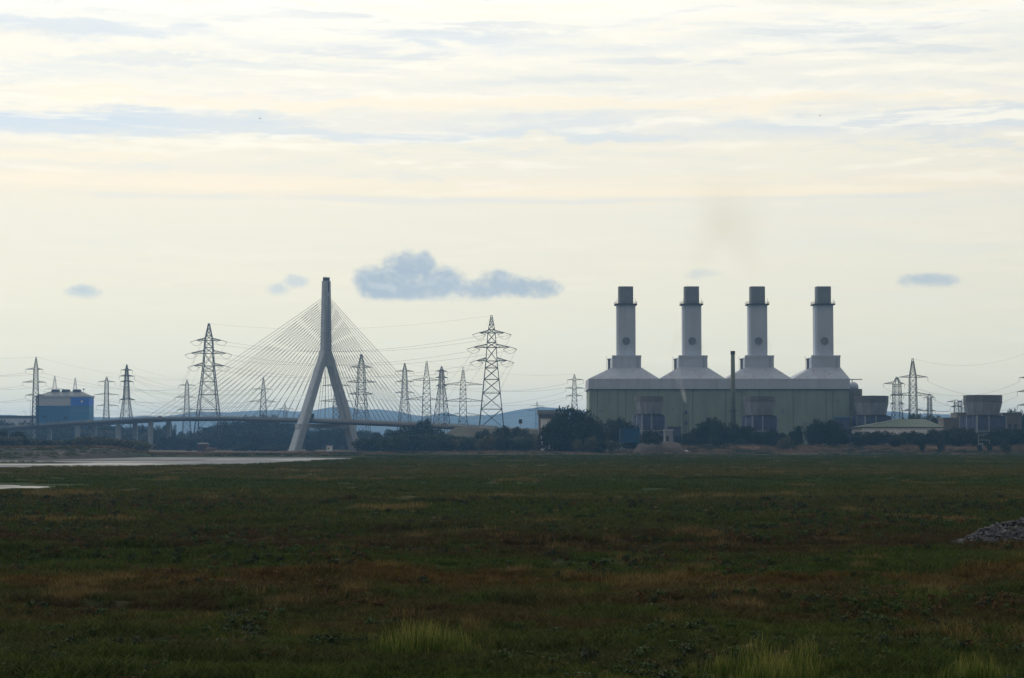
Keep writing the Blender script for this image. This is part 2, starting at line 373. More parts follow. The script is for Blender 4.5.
def marsh_group():
    g = bpy.data.node_groups.new('marsh_colour', 'ShaderNodeTree')
    g.interface.new_socket('Color', in_out='OUTPUT', socket_type='NodeSocketColor')
    N = NT(g); out = N.new('NodeGroupOutput')
    pos = N.new('ShaderNodeNewGeometry').outputs['Position']; x, y, z = N.sep(pos)
    y1 = N.m('MAXIMUM', y, 20.0)
    # zones of plants follow the height of the marsh; they run across the view
    wob = N.m('SUBTRACT', N.noise(N.xyz(N.m('DIVIDE', x, 26.0), N.m('DIVIDE', y, 26.0), 0.0), 1.0, 4, 0.6), 0.5)
    wob2 = N.m('SUBTRACT', N.noise(N.xyz(N.m('DIVIDE', x, 5.0), N.m('DIVIDE', y, 7.0), 2.0), 1.0, 4, 0.6), 0.5)
    ye = N.m('MULTIPLY', y1, N.m('ADD', 1.0, N.m('ADD', N.m('MULTIPLY', wob, 0.55), N.m('MULTIPLY', wob2, 0.22))))
    v = N.m('DIVIDE', 9000.0, ye)
    G = (0.042, 0.074, 0.016); GD = (0.024, 0.045, 0.012); O = (0.090, 0.086, 0.026); RB = (0.054, 0.040, 0.020)
    RU = (0.090, 0.055, 0.017); BR = (0.070, 0.060, 0.024); GR = (0.048, 0.058, 0.022); ST = (0.11, 0.085, 0.042)
    S = [(8, GD), (20, G), (25, O), (30, O), (36, G), (44, G), (50, O), (58, GR), (70, G), (86, GR), (97, RB), (107, RB), (115, G), (122, G),
         (130, RU), (146, BR), (158, GR), (168, RB), (178, BR), (188, G), (205, GR), (225, G), (240, GD)]
    base = N.ramp(N.m('DIVIDE', v, 260.0, clamp=True), [(a/260.0, c) for a, c in S])
    n1 = N.noise(N.xyz(N.m('DIVIDE', x, 3.6), N.m('DIVIDE', y, 6.0), 4.0), 1.0, 7, 0.7, 0.5)
    n2 = N.noise(N.xyz(N.m('DIVIDE', x, 2.0), N.m('DIVIDE', y, 3.4), 7.0), 1.0, 7, 0.7, 0.5)
    n3 = N.noise(N.xyz(N.m('DIVIDE', x, 0.8), N.m('DIVIDE', y, 1.6), 1.0), 1.0, 5, 0.7)
    n4 = N.noise(N.xyz(N.m('DIVIDE', x, 60.0), N.m('DIVIDE', y, 26.0), 1.0), 1.0, 5, 0.6)
    far = N.rng(y, 150.0, 260.0)
    c = N.mix(N.rng(n1, 0.50, 0.60, 0.0, 0.85), base, G)
    c = N.mix(N.m('MULTIPLY', N.rng(n1, 0.40, 0.30, 0.0, 0.7), N.m('SUBTRACT', 1.0, N.m('MULTIPLY', far, 0.8))), c, RU)
    c = N.mix(N.rng(n2, 0.54, 0.66, 0.0, 0.7), c, GD)
    c = N.mix(N.m('MULTIPLY', N.rng(n2, 0.40, 0.30, 0.0, 0.6), N.rng(v, 110.0, 190.0, 1.0, 0.35)), c, ST)
    c = N.mix(N.m('MULTIPLY', N.rng(n4, 0.52, 0.66, 0.0, 0.7), far), c, O)
    c = N.mix(N.m('MULTIPLY', N.rng(n4, 0.46, 0.34, 0.0, 0.8), far), c, GD)
    c = N.mix(1.0, c, N.ramp(n3, [(0.25, (0.55,)*3), (0.75, (1.5,)*3)]), 'MULTIPLY')
    N.put(out.inputs[0], c)
    return g
MARSH = marsh_group()

def ground_material():
    m = bpy.data.materials.new('marsh_ground'); m.use_nodes = True; N = NT(m.node_tree); b = N.n['Principled BSDF']
    g = N.new('ShaderNodeGroup'); g.node_tree = MARSH
    pos = N.new('ShaderNodeNewGeometry').outputs['Position']; x, y, z = N.sep(pos)
    c = N.mix(1.0, g.outputs[0], (0.55, 0.55, 0.55), 'MULTIPLY')     # ground colour darkened to stand in for the grass's self-shadow
    fn = N.noise(N.xyz(N.m('DIVIDE', x, 14.0), N.m('DIVIDE', y, 30.0), 0), 1.0, 7, 0.7)
    dry = N.ramp(fn, [(0.32, (0.035, 0.034, 0.018)), (0.48, (0.09, 0.06, 0.035)), (0.6, (0.125, 0.085, 0.05)), (0.7, (0.045, 0.048, 0.024))])
    fa = N.rng(y, 905.0, 930.0)
    c = N.mix(fa, c, dry)
    # trodden pale path at the foot of the flood bank
    pth = N.m('MULTIPLY', N.rng(N.m('ABSOLUTE', N.m('SUBTRACT', y, N.m('ADD', 893.0, N.m('MULTIPLY', fn, 12.0)))), 5.0, 11.0, 1.0, 0.0), N.rng(x, -90.0, -20.0))
    c = N.mix(N.m('MULTIPLY', pth, 0.8), c, (0.21, 0.175, 0.13))
    # bare mud in the channel and on the slope of the far bank
    mn = N.noise(N.xyz(N.m('DIVIDE', x, 9.0), N.m('DIVIDE', y, 14.0), 2.0), 1.0, 6, 0.7)
    mud = N.ramp(mn, [(0.3, (0.035, 0.033, 0.032)), (0.7, (0.075, 0.066, 0.058))])
    c = N.mix(N.m('MULTIPLY', N.rng(z, -0.42, -0.62), N.rng(y, 250.0, 330.0)), c, mud)
    c = N.mix(N.m('MULTIPLY', N.rng(z, -0.38, -0.55), N.rng(y, 250.0, 200.0)), c, (0.022, 0.017, 0.013))
    lb = N.m('MULTIPLY', N.m('MULTIPLY', N.rng(y, 600.0, 625.0), N.rng(y, 800.0, 830.0, 1.0, 0.0)), N.rng(N.m('DIVIDE', x, y), -0.180, -0.205))
    c = N.mix(lb, c, mud)
    N.put(b.inputs['Base Color'], c); b.inputs['Roughness'].default_value = 0.95; b.inputs['Specular IOR Level'].default_value = 0.05
    bn = N.noise(N.xyz(N.m('DIVIDE', x, 0.5), N.m('DIVIDE', y, 0.5), N.m('DIVIDE', z, 0.5)), 1.0, 6, 0.7)
    bp = N.new('ShaderNodeBump'); bp.inputs['Strength'].default_value = 0.9; bp.inputs['Distance'].default_value = 0.25
    N.put(bp.inputs['Height'], bn); N.l.new(bp.outputs[0], b.inputs['Normal'])
    return m

def build_ground():
    ys = [-60, -30, -10, 5, 15, 22, 28]
    v = 32.0
    while v < 8400:
        ys.append(v); v += max(0.35, v * 0.0052) if v < 1200 else v * 0.03
    ys.append(8400.0); ys = np.array(ys)
    t = np.arange(-0.32, 0.3201, 0.0032)
    ex = np.linspace(0, 1, 16)[1:]**3
    rows = []
    for yv in ys:
        w = max(60.0, yv); inner = t * w; hi = inner[-1]
        right = hi + (4800 - hi) * ex
        rows.append(np.concatenate([-right[::-1], inner, right]))
    X = np.array(rows); Y = np.repeat(ys[:, None], X.shape[1], 1); Z = ground_z(X, Y)
    nr, nc = X.shape
    co = np.stack([X, Y, Z], -1).reshape(-1, 3)
    i = np.arange(nr-1)[:, None] * nc + np.arange(nc-1)[None, :]
    fc = np.stack([i, i+1, i+nc+1, i+nc], -1).reshape(-1, 4)
    me = bpy.data.meshes.new('ground'); me.vertices.add(len(co)); me.vertices.foreach_set('co', co.ravel())
    me.loops.add(fc.size); me.loops.foreach_set('vertex_index', fc.ravel().astype(np.int32))
    me.polygons.add(len(fc)); me.polygons.foreach_set('loop_start', np.arange(0, fc.size, 4, dtype=np.int32))
    me.update(calc_edges=True); me.validate(); me.shade_smooth(); me.materials.append(ground_material())
    o = bpy.data.objects.new('ground', me); COL.objects.link(o)
    tag(o, 'dark rough salt marsh reaching from the viewer to the far banks', 'marsh', kind='structure')
build_ground()

def gz(x, y): return float(ground_z(np.array([x]), np.array([y]))[0])

def water_material():
    m = bpy.data.materials.new('tidal_water'); m.use_nodes = True; N = NT(m.node_tree); b = N.n['Principled BSDF']
    b.inputs['Base Color'].default_value = (0.05, 0.052, 0.052, 1); b.inputs['Roughness'].default_value = 0.3; b.inputs['IOR'].default_value = 1.33
    pos = N.new('ShaderNodeNewGeometry').outputs['Position']; x, y, z = N.sep(pos)
    n = N.noise(N.xyz(N.m('DIVIDE', x, 1.2), N.m('DIVIDE', y, 2.5), 0), 1.0, 5, 0.6)
    bp = N.new('ShaderNodeBump'); bp.inputs['Strength'].default_value = 0.6; bp.inputs['Distance'].default_value = 0.12
    N.put(bp.inputs['Height'], n); N.l.new(bp.outputs[0], b.inputs['Normal'])
    # thin film of water over soft grey mud: streaks of silt break the shine
    st = N.noise(N.xyz(N.m('DIVIDE', x, 40.0), N.m('DIVIDE', y, 55.0), 3.0), 1.0, 7, 0.65, 0.6)
    df = N.new('ShaderNodeBsdfDiffuse'); N.put(df.inputs[0], N.ramp(st, [(0.35, (0.13, 0.135, 0.15)), (0.65, (0.22, 0.225, 0.245))]))
    mx = N.new('ShaderNodeMixShader'); N.put(mx.inputs[0], N.rng(st, 0.40, 0.54, 0.18, 0.92))
    N.l.new(b.outputs[0], mx.inputs[1]); N.l.new(df.outputs[0], mx.inputs[2]); N.l.new(mx.outputs[0], N.n['Material Output'].inputs['Surface'])
    return m
M_water = water_material()
ring = [(x, y - (14 if x > -1000 else 0)) for x, y in NEAR] + [(x, y + (14 if x > -1000 else 0)) for x, y in reversed(FARB)]
ring = [(max(x, -4700), y) for x, y in ring]
rv = MB().add([(x, y, WATER_Z) for x, y in ring], [tuple(range(len(ring)))]).build('river', M_water)
tag(rv, 'pale tidal river channel across the left of the marsh', 'river', kind='structure')
pl = MB().add([(-59 + 14*math.cos(k*math.pi/12), 212 + 21*math.sin(k*math.pi/12), -0.10) for k in range(24)], [tuple(range(24))]).build('pool', M_water)
tag(pl, 'small bright pool in the marsh at the left edge', 'pool', kind='structure')

# far blue hills
def hills():
    prof = [(-700, 418), (-300, 410), (-60, 413), (60, 417), (120, 416), (160, 416), (190, 414), (230, 413), (262, 411), (300, 411), (325, 409), (345, 407), (362, 409),
            (385, 411), (405, 413), (425, 416), (436, 414), (446, 412), (458, 415), (475, 416), (495, 414), (510, 411), (525, 408), (540, 407),
            (560, 409), (600, 413), (700, 411), (800, 410), (880, 411), (910, 412), (930, 414), (945, 415), (970, 413), (1030, 415), (1200, 410), (1500, 412), (2100, 420)]
    pxs = np.arange(-650, 1900, 2.0); py = np.interp(pxs, [p[0] for p in prof], [p[1] for p in prof])
    mb = MB(); depth = [(6200, 0.0), (6500, 0.22), (6800, 0.55), (7050, 0.86), (7200, 1.0), (7500, 0.7), (8000, 0.0)]
    rows = []
    xs0 = (pxs - 512) / F
    for Y, k in depth:
        X = xs0 * 7200
        zt = EYE + (HOR - py) * 7200 / F
        bump = (vnoise(X, X*0+Y, 60, 21)*9 + vnoise(X, X*0+Y, 220, 22)*14) * min(1, k*1.5)
        rows.append([(float(a), Y, float(-1.0 + (zz + 1) * k + bb)) for a, zz, bb in zip(X, zt, bump)])
    n = len(pxs)
    for r in rows: mb.v += r
    for j in range(len(rows)-1):
        for i in range(n-1): mb.f.append((j*n+i, j*n+i+1, (j+1)*n+i+1, (j+1)*n+i))
    o = mb.build('hills', mat('hill_woods', (0.05, 0.06, 0.03), 0.95, 0.4, 0.01), smooth=False)
    tag(o, 'long low blue hills on the horizon behind the bridge', 'hills', kind='structure')
hills()

# ------------------------------------------------------------------ cable stayed bridge
PYD = 1350.0
PC = Vector((xat(325.5, PYD), PYD, 0)); AX = Vector((-math.sqrt(.5), math.sqrt(.5), 0)); PERP = Vector((-math.sqrt(.5), -math.sqrt(.5), 0))
ROAD = []                                    # (s, plan point, height): s runs left along the deck from the pylon
def road_line():
    pts = []
    for s_ in range(-330, 561, 10):
        p = PC + AX * s_
        if s_ < -190: p = p + Vector((0.35, 0.6, 0)) * ((-190 - s_)**1.6) * 0.045
        if s_ > 210: p = p + Vector((-0.9, -0.1, 0)) * ((s_ - 210)**1.45) * 0.02
        z = np.interp(s_, [-330, -205, -100, 0, 90, 188, 280, 400, 560], [9.0, 12.9, 17.2, 20.6, 23.0, 23.7, 20.8, 15.4, 12.0])
        pts.append((s_, p, float(z)))
    return pts
ROAD = road_line()
def road_at(s):
    S = [r[0] for r in ROAD]
    return Vector((np.interp(s, S, [r[1].x for r in ROAD]), np.interp(s, S, [r[1].y for r in ROAD]), np.interp(s, S, [r[2] for r in ROAD])))
def road_perp(s):
    d = road_at(s + 2) - road_at(s - 2); d.z = 0; d.normalize(); return Vector((-d.y, d.x, 0))
def sweep(s0, s1, step, section):            # section: list of (offset across, dz)
    rings = []; s = s0
    while s <= s1 + 1e-6:
        p = road_at(s); q = road_perp(s); rings.append([p + q*a + Vector((0, 0, dz)) for a, dz in section]); s += step
    return rings

bridge = empty('cable_stayed_bridge', (PC.x, PC.y, 0), 0, 'cable-stayed road bridge with one tall inverted-Y concrete pylon over the river', 'bridge')
def bpart(mb, name, m, parent=None, smooth=False):
    o = mb.build(name, m, None, smooth); o.parent = parent or bridge
    o.matrix_parent_inverse = Matrix.Translation(-(parent or bridge).matrix_world.translation) if parent is None else Matrix.Identity(4)
    if parent is None: o.matrix_parent_inverse = Matrix.Translation(Vector((-PC.x, -PC.y, 0)))
    return o
def build_bridge():
    deck = bpart(MB().loft(sweep(-150, 560, 10, [(-15.5, 0.0), (-15.5, -0.7), (-9, -2.3), (9, -2.3), (15.5, -0.7), (15.5, 0.0)])), 'deck', M_deck)
    bpart(MB().loft(sweep(-150, 560, 10, [(-14.6, 0.02), (-14.6, 0.10), (14.6, 0.10), (14.6, 0.02)])), 'road_surface', M_asph)
    for sd in (-1, 1):
        bpart(MB().loft(sweep(-150, 560, 10, [(sd*15.3-0.12, 0.0), (sd*15.3+0.12, 0.0), (sd*15.3+0.12, 0.45), (sd*15.3-0.12, 0.45)])), 'kerb', M_deck)
        for hh in (0.8, 1.15):
            bpart(MB().loft(sweep(-150, 560, 10, [(sd*15.3-0.06, hh), (sd*15.3+0.06, hh), (sd*15.3+0.06, hh+0.12), (sd*15.3-0.06, hh+0.12)])), 'rail', M_rail)
    post = MB(); s = -150.0
    while s <= 560:
        for sd in (-1, 1):
            p = road_at(s) + road_perp(s)*(sd*15.3); post.bar(p + Vector((0,0,0.3)), p + Vector((0,0,1.25)), 0.07)
        s += 4.0
    o = bpart(post, 'rail_posts', M_rail); o['kind'] = 'stuff'
    # pylon: two raked legs that meet at the crotch, then a single mast
    zc = zat(356, PYD); zt = zat(281, PYD)
    def leg(sd):
        rings = []
        for k in range(13):
            t = k / 12; z = -1.0 + (zc + 3 + 1.0)*t
            off = 26.8*(1-t) + 1.2*t
            wx = 3.3*(1-t) + 2.4*t; wy = 3.4 - 0.5*t      # half widths across and along the bridge
            c = PC + PERP*(off*sd)
            ch = 0.7
            sec = [(-wx+ch,-wy),(wx-ch,-wy),(wx,-wy+ch),(wx,wy-ch),(wx-ch,wy),(-wx+ch,wy),(-wx,wy-ch),(-wx,-wy+ch)]
            rings.append([c + PERP*(a*sd) + AX*b*sd + Vector((0,0,z)) for a, b in sec])
        return MB().loft(rings)
    bpart(leg(1), 'pylon_leg', M_conc)['label'] = 'paler nearer leg of the pylon in front of the deck'
    bpart(leg(-1), 'pylon_leg', M_conc)
    def sect(wx, wy, z, ch=0.9):
        sec = [(-wx+ch,-wy),(wx-ch,-wy),(wx,-wy+ch),(wx,wy-ch),(wx-ch,wy),(-wx+ch,wy),(-wx,wy-ch),(-wx,-wy+ch)]
        return [PC + PERP*a + AX*b + Vector((0,0,z)) for a, b in sec]
    z1 = zat(345, PYD)
    mast = bpart(MB().loft([sect(3.3, 2.85, zc-7), sect(3.4, 2.75, z1), sect(2.7, 2.3, zt)]), 'mast', M_conc)
    bpart(MB().loft([sect(2.0, 1.75, zt, .5), sect(2.0, 1.75, zat(277.5, PYD), .5)]), 'mast_cap', M_dark)
    for a, b in ((1.4, 1.2), (-1.4, -1.2), (1.2, -1.1)):
        p = PC + PERP*a + AX*b; bpart(MB().bar(p + Vector((0,0,zat(277.5,PYD))), p + Vector((0,0,zat(276,PYD))), 0.12), 'mast_light', M_dark)
    
    # window slot and stay anchor recesses on the faces turned to the viewer
    nface = -AX   # right-hand near face
    pz0, pz1 = zat(297.5, PYD), zat(349, PYD)
    n = 20
    def face(z, N_, T_, hw, half, hh, lift):
        c = PC + N_*(half + lift) + Vector((0,0,z)); return [c - T_*hw - Vector((0,0,hh)), c + T_*hw - Vector((0,0,hh)), c + T_*hw + Vector((0,0,hh)), c - T_*hw + Vector((0,0,hh))]
    for k in range(n + 4):
        z = pz0 + (pz1 - 4 - pz0)*k/(n + 3)
        t = (z - z1)/(zt - z1); hy = 2.75 + (2.3 - 2.75)*t
        mb = MB(); mb.loft([face(z, nface, PERP, 0.45, hy, 0.42, -0.3), face(z, nface, PERP, 0.45, hy, 0.42, 0.03)]); bpart(mb, 'anchor_recess', M_dark)
    z = zat(287, PYD); bpart(MB().loft([face(z, nface, PERP, 0.55, 2.34, 3.6, -0.3), face(z, nface, PERP, 0.55, 2.34, 3.6, 0.06)]), 'access_slot', M_dark)
    # cross beam below the deck
    zb = zat(425.5, PYD)
    rb = []
    for off in (-24.5, 24.5):
        c = PC + PERP*off; rb.append([c + AX*b + Vector((0,0,zz)) for b, zz in ((-2.2, zb-2.0), (2.2, zb-2.0), (2.2, zb+1.0), (-2.2, zb+1.0))])
    bpart(MB().loft(rb), 'cross_beam', M_conc)
    # stay cables in two planes on both sides
    for (sA, sB, sg) in ((18.0, 188.0, 1), (12.0, 103.0, -1)):
        for k in range(n):
            t = k/(n-1); s = sg*(sA + (sB - sA)*t)
            zp = pz1 + (pz0 - pz1)*t**0.9
            top = PC + AX*(sg*2.2) + Vector((0,0,zp))
            for sd in (-1, 1):
                e = road_at(s) + road_perp(s)*(sd*15.0) + Vector((0,0,0.2))
                a = top + PERP*(sd*0.9)
                pts = [a.lerp(e, q/8) - Vector((0,0,1))*(0.004*(a-e).length*4*(q/8)*(1-q/8)) for q in range(9)]
                bpart(MB().tube(pts, 0.14, 4), 'stay_cable', M_cable)
    # piers: pairs of columns under the approach viaducts
    for s in (192, 232, 276, 322, 366, 414, 470, -104, -140):
        p = road_at(s); q = road_perp(s)
        mb = MB()
        for sd in ((-8, 8) if s > 0 else (0,)):
            c = p + q*sd; w = 1.7 if s > 0 else 2.2
            mb.loft([[(c.x-w, c.y-1.3, -1), (c.x+w, c.y-1.3, -1), (c.x+w, c.y+1.3, -1), (c.x-w, c.y+1.3, -1)],
                     [(c.x-w, c.y-1.3, p.z-2.2), (c.x+w, c.y-1.3, p.z-2.2), (c.x+w, c.y+1.3, p.z-2.2), (c.x-w, c.y+1.3, p.z-2.2)]])
            bpart(mb, 'pier', M_conc); mb = MB()
build_bridge()
# road embankment carrying the road on to the right
emb = MB().loft(sweep(-330, -146, 8, [(-52, -16), (-16.5, -0.15), (16.5, -0.15), (52, -16)])).build('road_embankment', mat('rough_bank_grass', (0.05, 0.047, 0.028), 0.95, 0.45, 0.12, bump=0.5), smooth=False)
tag(emb, 'grassy bank that carries the road on from the bridge', 'embankment', kind='structure')
er = empty('crash_barrier', road_at(-240), 0, 'low steel crash barrier along the road bank right of the bridge', 'barrier')
o = MB().loft(sweep(-330, -152, 8, [(15.2, .45), (15.32, .45), (15.32, .8), (15.2, .8)])).build('barrier_beam', M_rail, er); o.matrix_parent_inverse = Matrix.Translation(-road_at(-240))
for k in range(30):
    p = road_at(-154 - k*6) + road_perp(-154 - k*6)*15.4
    o = MB().box(p.x-.08, p.x+.08, p.y-.08, p.y+.08, p.z-.3, p.z+.75).build('barrier_post', M_rail, er); o.matrix_parent_inverse = Matrix.Translation(-road_at(-240))

# ------------------------------------------------------------------ vehicles on the bridge
def vehicle(s, off, kind, label, colm, group=None):
    p = road_at(s) + road_perp(s)*off; d = (road_at(s+3) - road_at(s-3)); rz = math.atan2(d.y, d.x)
    root = empty('lorry' if kind == 'lorry' else 'car', (p.x, p.y, p.z + 0.1), rz, label, kind, group)
    if kind == 'lorry':
        MB().box(-6.0, 5.2, -1.25, 1.25, 1.1, 4.0).build('trailer', colm, root)
        MB().box(-6.0, 7.6, -0.5, 0.5, 0.75, 1.05).build('chassis', M_dark, root)
        cab = MB().loft([[(5.5,-1.2,0.8),(7.9,-1.2,0.8),(7.9,1.2,0.8),(5.5,1.2,0.8)],[(5.5,-1.2,2.3),(7.9,-1.2,2.3),(7.9,1.2,2.3),(5.5,1.2,2.3)],[(5.5,-1.15,3.5),(7.4,-1.15,3.5),(7.4,1.15,3.5),(5.5,1.15,3.5)]]).build('cab', M_navy, root)
        MB().box(7.72, 7.9, -1.0, 1.0, 2.32, 3.1).build('windscreen', M_glass, cab)
        xs = (-5, -3.8, -2.6, 4.2, 6.7); r = 0.5
    else:
        MB().loft([[(-2.1,-.85,.3),(2.1,-.85,.3),(2.1,.85,.3),(-2.1,.85,.3)],[(-2.1,-.88,.9),(2.15,-.88,.75),(2.15,.88,.75),(-2.1,.88,.9)]]).build('body', colm, root)
        MB().loft([[(-1.9,-.8,.88),(1.0,-.8,.85),(1.0,.8,.85),(-1.9,.8,.88)],[(-1.4,-.65,1.45),(.3,-.65,1.45),(.3,.65,1.45),(-1.4,.65,1.45)]]).build('cabin', M_glass, root)
        xs = (-1.3, 1.35); r = 0.32
    for x in xs:
        for sd in (-1, 1):
            w = 1.1 if kind == 'lorry' else .8
            MB().loft([[(x + r*math.cos(a*math.pi/5), sd*w + q, r + r*math.sin(a*math.pi/5)) for a in range(10)] for q in (-.15, .15)]).build('wheel', M_tyre, root)
vehicle(8, 9.5, 'lorry', 'long dark box lorry on the bridge deck beside the pylon legs', M_dark)
vehicle(178, 10, 'car', 'small dark car on the deck near the leftmost stay cable', M_dark, 'cars on the bridge')
vehicle(262, 10, 'car', 'pale car on the viaduct above the left bank piers', M_pale, 'cars on the bridge')
vehicle(336, 10, 'car', 'small white car on the viaduct right below the blue building', M_white, 'cars on the bridge')
vehicle(-128, 10, 'car', 'small red-brown car on the deck just right of the right-hand stays', M_brick, 'cars on the bridge')

# sign box on a post beside the road bank
sg = empty('road_sign', (xat(520.5, 1235), 1235, 10), 0, 'small dark square sign on a post above the road bank', 'sign')
zz = zat(421.5, 1235) - 10
MB().box(-.15, .15, -.15, .15, 0, zz - 1.2).build('post', M_rail, sg)
MB().box(-1.1, 1.1, -.12, .12, zz - 1.3, zz + 1.4).build('sign_panel', M_dark, sg)

# ------------------------------------------------------------------ transmission towers and wires
TOWERS = {}
def tower(key, px, ytop, D, arms, base, label, waist=None, topw=None, yaw=0.0, leg_r=0.20, br=0.10, ybase=None, hang=True, group='lattice electricity towers'):
    kk = 1.0 if D < 1570 and ytop < 345 else .8; leg_r *= 1.3*kk; br *= 1.35*kk
    S = D / F; X = xat(px, D); g = gz(X, D); z0 = (zat(ybase, D) if ybase else g) - 0.5
    root = empty('electricity_tower', (X, D, z0), yaw, label, 'pylon', group)
    H = zat(ytop, D) - z0
    az = [zat(a[0], D) - z0 for a in arms]; zl = min(az); zh = max(az)
    bw = base * S; ww = (waist or base*0.36) * S; tw = (topw or base*0.2) * S * 1.25
    def w(z):
        if z < zl: return bw + (ww - bw) * (z/zl)
        if z < zh: return ww + (tw - ww) * (z - zl)/max(zh - zl, .1)
        return tw * (1 - .82*(z - zh)/max(H - zh, .1))
    lv = [0.0]
    while True:
        z = lv[-1]; st = max(1.55*w(z), H*0.026)
        if z + st > H - 0.5: break
        lv.append(z + st)
    lv.append(H)
    for a in az:
        i = min(range(1, len(lv)-1), key=lambda i: abs(lv[i]-a)); lv[i] = a
    lv = sorted(set(lv))
    mb = MB(); C4 = [(-1,-1),(1,-1),(1,1),(-1,1)]
    P = [[Vector((a*w(z), b*w(z), z)) for a, b in C4] for z in lv]
    for k in range(len(lv)-1):
        for i in range(4):
            j = (i+1) % 4
            mb.bar(P[k][i], P[k+1][i], leg_r*(1 - .35*lv[k]/H))
            if k == len(lv)-2: mb.bar(P[k+1][i], P[k+1][j], br)
            if lv[k+1] < H:
                mb.bar(P[k][i], P[k+1][j], br); mb.bar(P[k][j], P[k+1][i], br)
                mb.bar(P[k+1][i], P[k+1][j], br)
    mb.build('lattice_body', M_steel, root)
    ends = []
    for (a, z) in zip(arms, az):
        for sd in (-1, 1):
            L = (a[1] if sd < 0 else a[2]) * S
            if L <= 0: continue
            wv = w(z); hh = max(0.8, 0.10*L + wv*0.35); m = MB(); tip = Vector((sd*L, 0, z + hh*0.15))
            for b in (-1, 1):
                r1 = Vector((sd*wv, b*wv, z)); r2 = Vector((sd*wv*.9, b*wv*.9, z + hh))
                m.bar(r1, tip, br*1.25); m.bar(r2, tip, br*1.1)
                for q in (0.3, 0.55, 0.78):
                    m.bar(r1.lerp(tip, q), r2.lerp(tip, q), br*.7); m.bar(r1.lerp(tip, q), r2.lerp(tip, q-.25), br*.7)
            for q in (0.25, 0.5, 0.75): m.bar(Vector((sd*wv,-wv,z)).lerp(tip, q), Vector((sd*wv,wv,z)).lerp(tip, q), br*.7)
            arm = m.build('cross_arm', M_steel, root)
            if hang:
                il = max(2.6, 3.6*S); e = tip - Vector((0,0,il)); im = MB()
                im.bar(tip, e, 0.10)
                for q in range(7): im.lathe(tip - Vector((0,0,il*(q+1)/8.0)), [(0.05,.07),(0.20,-.02),(0.05,-.07)], 6)
            else:
                e = tip + Vector((sd*0.05*L, 0, -0.6)); im = MB(); il = 4.6
                for dx in (-1, 1):
                    q0 = tip; q1 = tip + Vector((dx*il, 0, -1.5)); im.bar(q0, q1, 0.2, 5)
                jl = [tip + Vector((-il + 2*il*q/8, 0, -1.5 - 3.0*math.sin(math.pi*q/8))) for q in range(9)]; im.tube(jl, 0.10, 4)
                e = tip + Vector((il, 0, -1.5))
            im.build('insulator_string', M_insul, arm)
            ends.append((round(z), sd, e))
    bpy.context.view_layer.update()
    rot = Matrix.Rotation(yaw, 4, 'Z'); TOWERS[key] = [(z, sd, rot @ e + Vector((X, D, z0))) for z, sd, e in ends]
    TOWERS[key + '_top'] = Vector((X, D, z0 + H))
    return root

# the two tall river crossing towers
tower('cross_l', 208, 323.5, 1560, [(340.5,12.5,12.5),(353.5,18,17.5),(366,15,15)], 14, 'tall lattice tower seen through the left stay cables of the bridge', 5.2, 3.0, 0.0, 0.36, 0.16, ybase=449, hang=False)
tower('cross_r', 491.5, 315.5, 1360, [(333,12.5,13),(347.5,18,18.5),(361,15,15.5)], 14.5, 'tallest lattice tower with hooked arms, right of the bridge', 5.6, 3.0, 0.0, 0.34, 0.15, ybase=450, hang=False)
tower('left_edge', 35, 357, 1460, [(369.5,10,7),(382.5,13,10),(395.5,10,8)], 3.6, 'lattice tower just left of the blue building', 2.6, 1.6, 0.1, 0.26, 0.12)
tower('behind_a', 54, 376, 1900, [(389.5,10,10),(400,12,12)], 5.5, 'lattice tower top above the left of the blue building roof', 2.6, 1.6, 0, 0.13, 0.055)
tower('behind_b', 74.5, 378, 1950, [(393,6,6),(403,8,8)], 4.5, 'lattice tower top above the right of the blue building roof', 2.2, 1.6, 0, 0.13, 0.055)
tower('mid_a', 106, 376.5, 1750, [(382,8.5,8.5),(395,12.5,12.5),(406,10,12)], 4.5, 'slim lattice tower next right of the blue building', 2.1, 1.3, 0, 0.24, 0.11)
tower('mid_b', 126, 364.5, 1650, [(370.2,6,6),(376.3,7.5,8),(381.8,6.5,7),(400,7,9)], 8.5, 'dense lattice tower with three short arms near its top', 2.8, 1.0, 0.5, 0.34, 0.18)
tower('mid_c', 186.5, 379.5, 1850, [(385.5,8.5,8.5),(397.5,12,9),(410,10,10)], 5.5, 'lattice tower left of the tall one behind the outer stay cables', 2.4, 1.3, 0, 0.24, 0.11)
tower('stay_a', 263, 377, 1800, [(389.5,11,9),(402,16,13)], 5, 'lattice tower with two arm levels behind the middle of the left stays', 2.6, 1.4, 0, 0.24, 0.11)
tower('stay_b', 285, 404, 2300, [(409,8,8)], 3, 'very small distant lattice tower just left of the bridge pylon', 1.6, .8, 0, 0.22, 0.10)
tower('leg_gap', 336, 386, 1700, [(385.9,14,14),(401.5,17,17)], 5, 'lattice tower seen between the two legs of the bridge pylon', 2.4, 1.6, 0, 0.28, 0.14)
tower('right_a', 361, 354, 1600, [(367.5,12,11),(382.5,15,15.5),(394.5,13,13)], 9.5, 'dense lattice tower just right of the bridge pylon', 4.0, 2.4, 0.35, 0.32, 0.15)
tower('right_b', 404.5, 363, 1700, [(371.5,9.5,9.5),(382,9.5,9.5),(393,10,10)], 8, 'second lattice tower right of the bridge pylon, with three equal arms', 2.7, 1.5, 0.3, 0.27, 0.12)
tower('right_c', 426.5, 361, 1480, [(380.5,16,14),(400,22,12)], 5.5, 'narrow steep lattice tower between two broader ones right of the bridge', 3.8, 2.4, 0, 0.27, 0.12)
tower('right_d', 441.5, 366.5, 1600, [(371.5,6.5,6.5),(377.8,6.5,7),(386,6,6)], 9, 'spiky lattice tower with short arms right of the narrow steep one', 2.4, 1.3, 0.5, 0.32, 0.16)
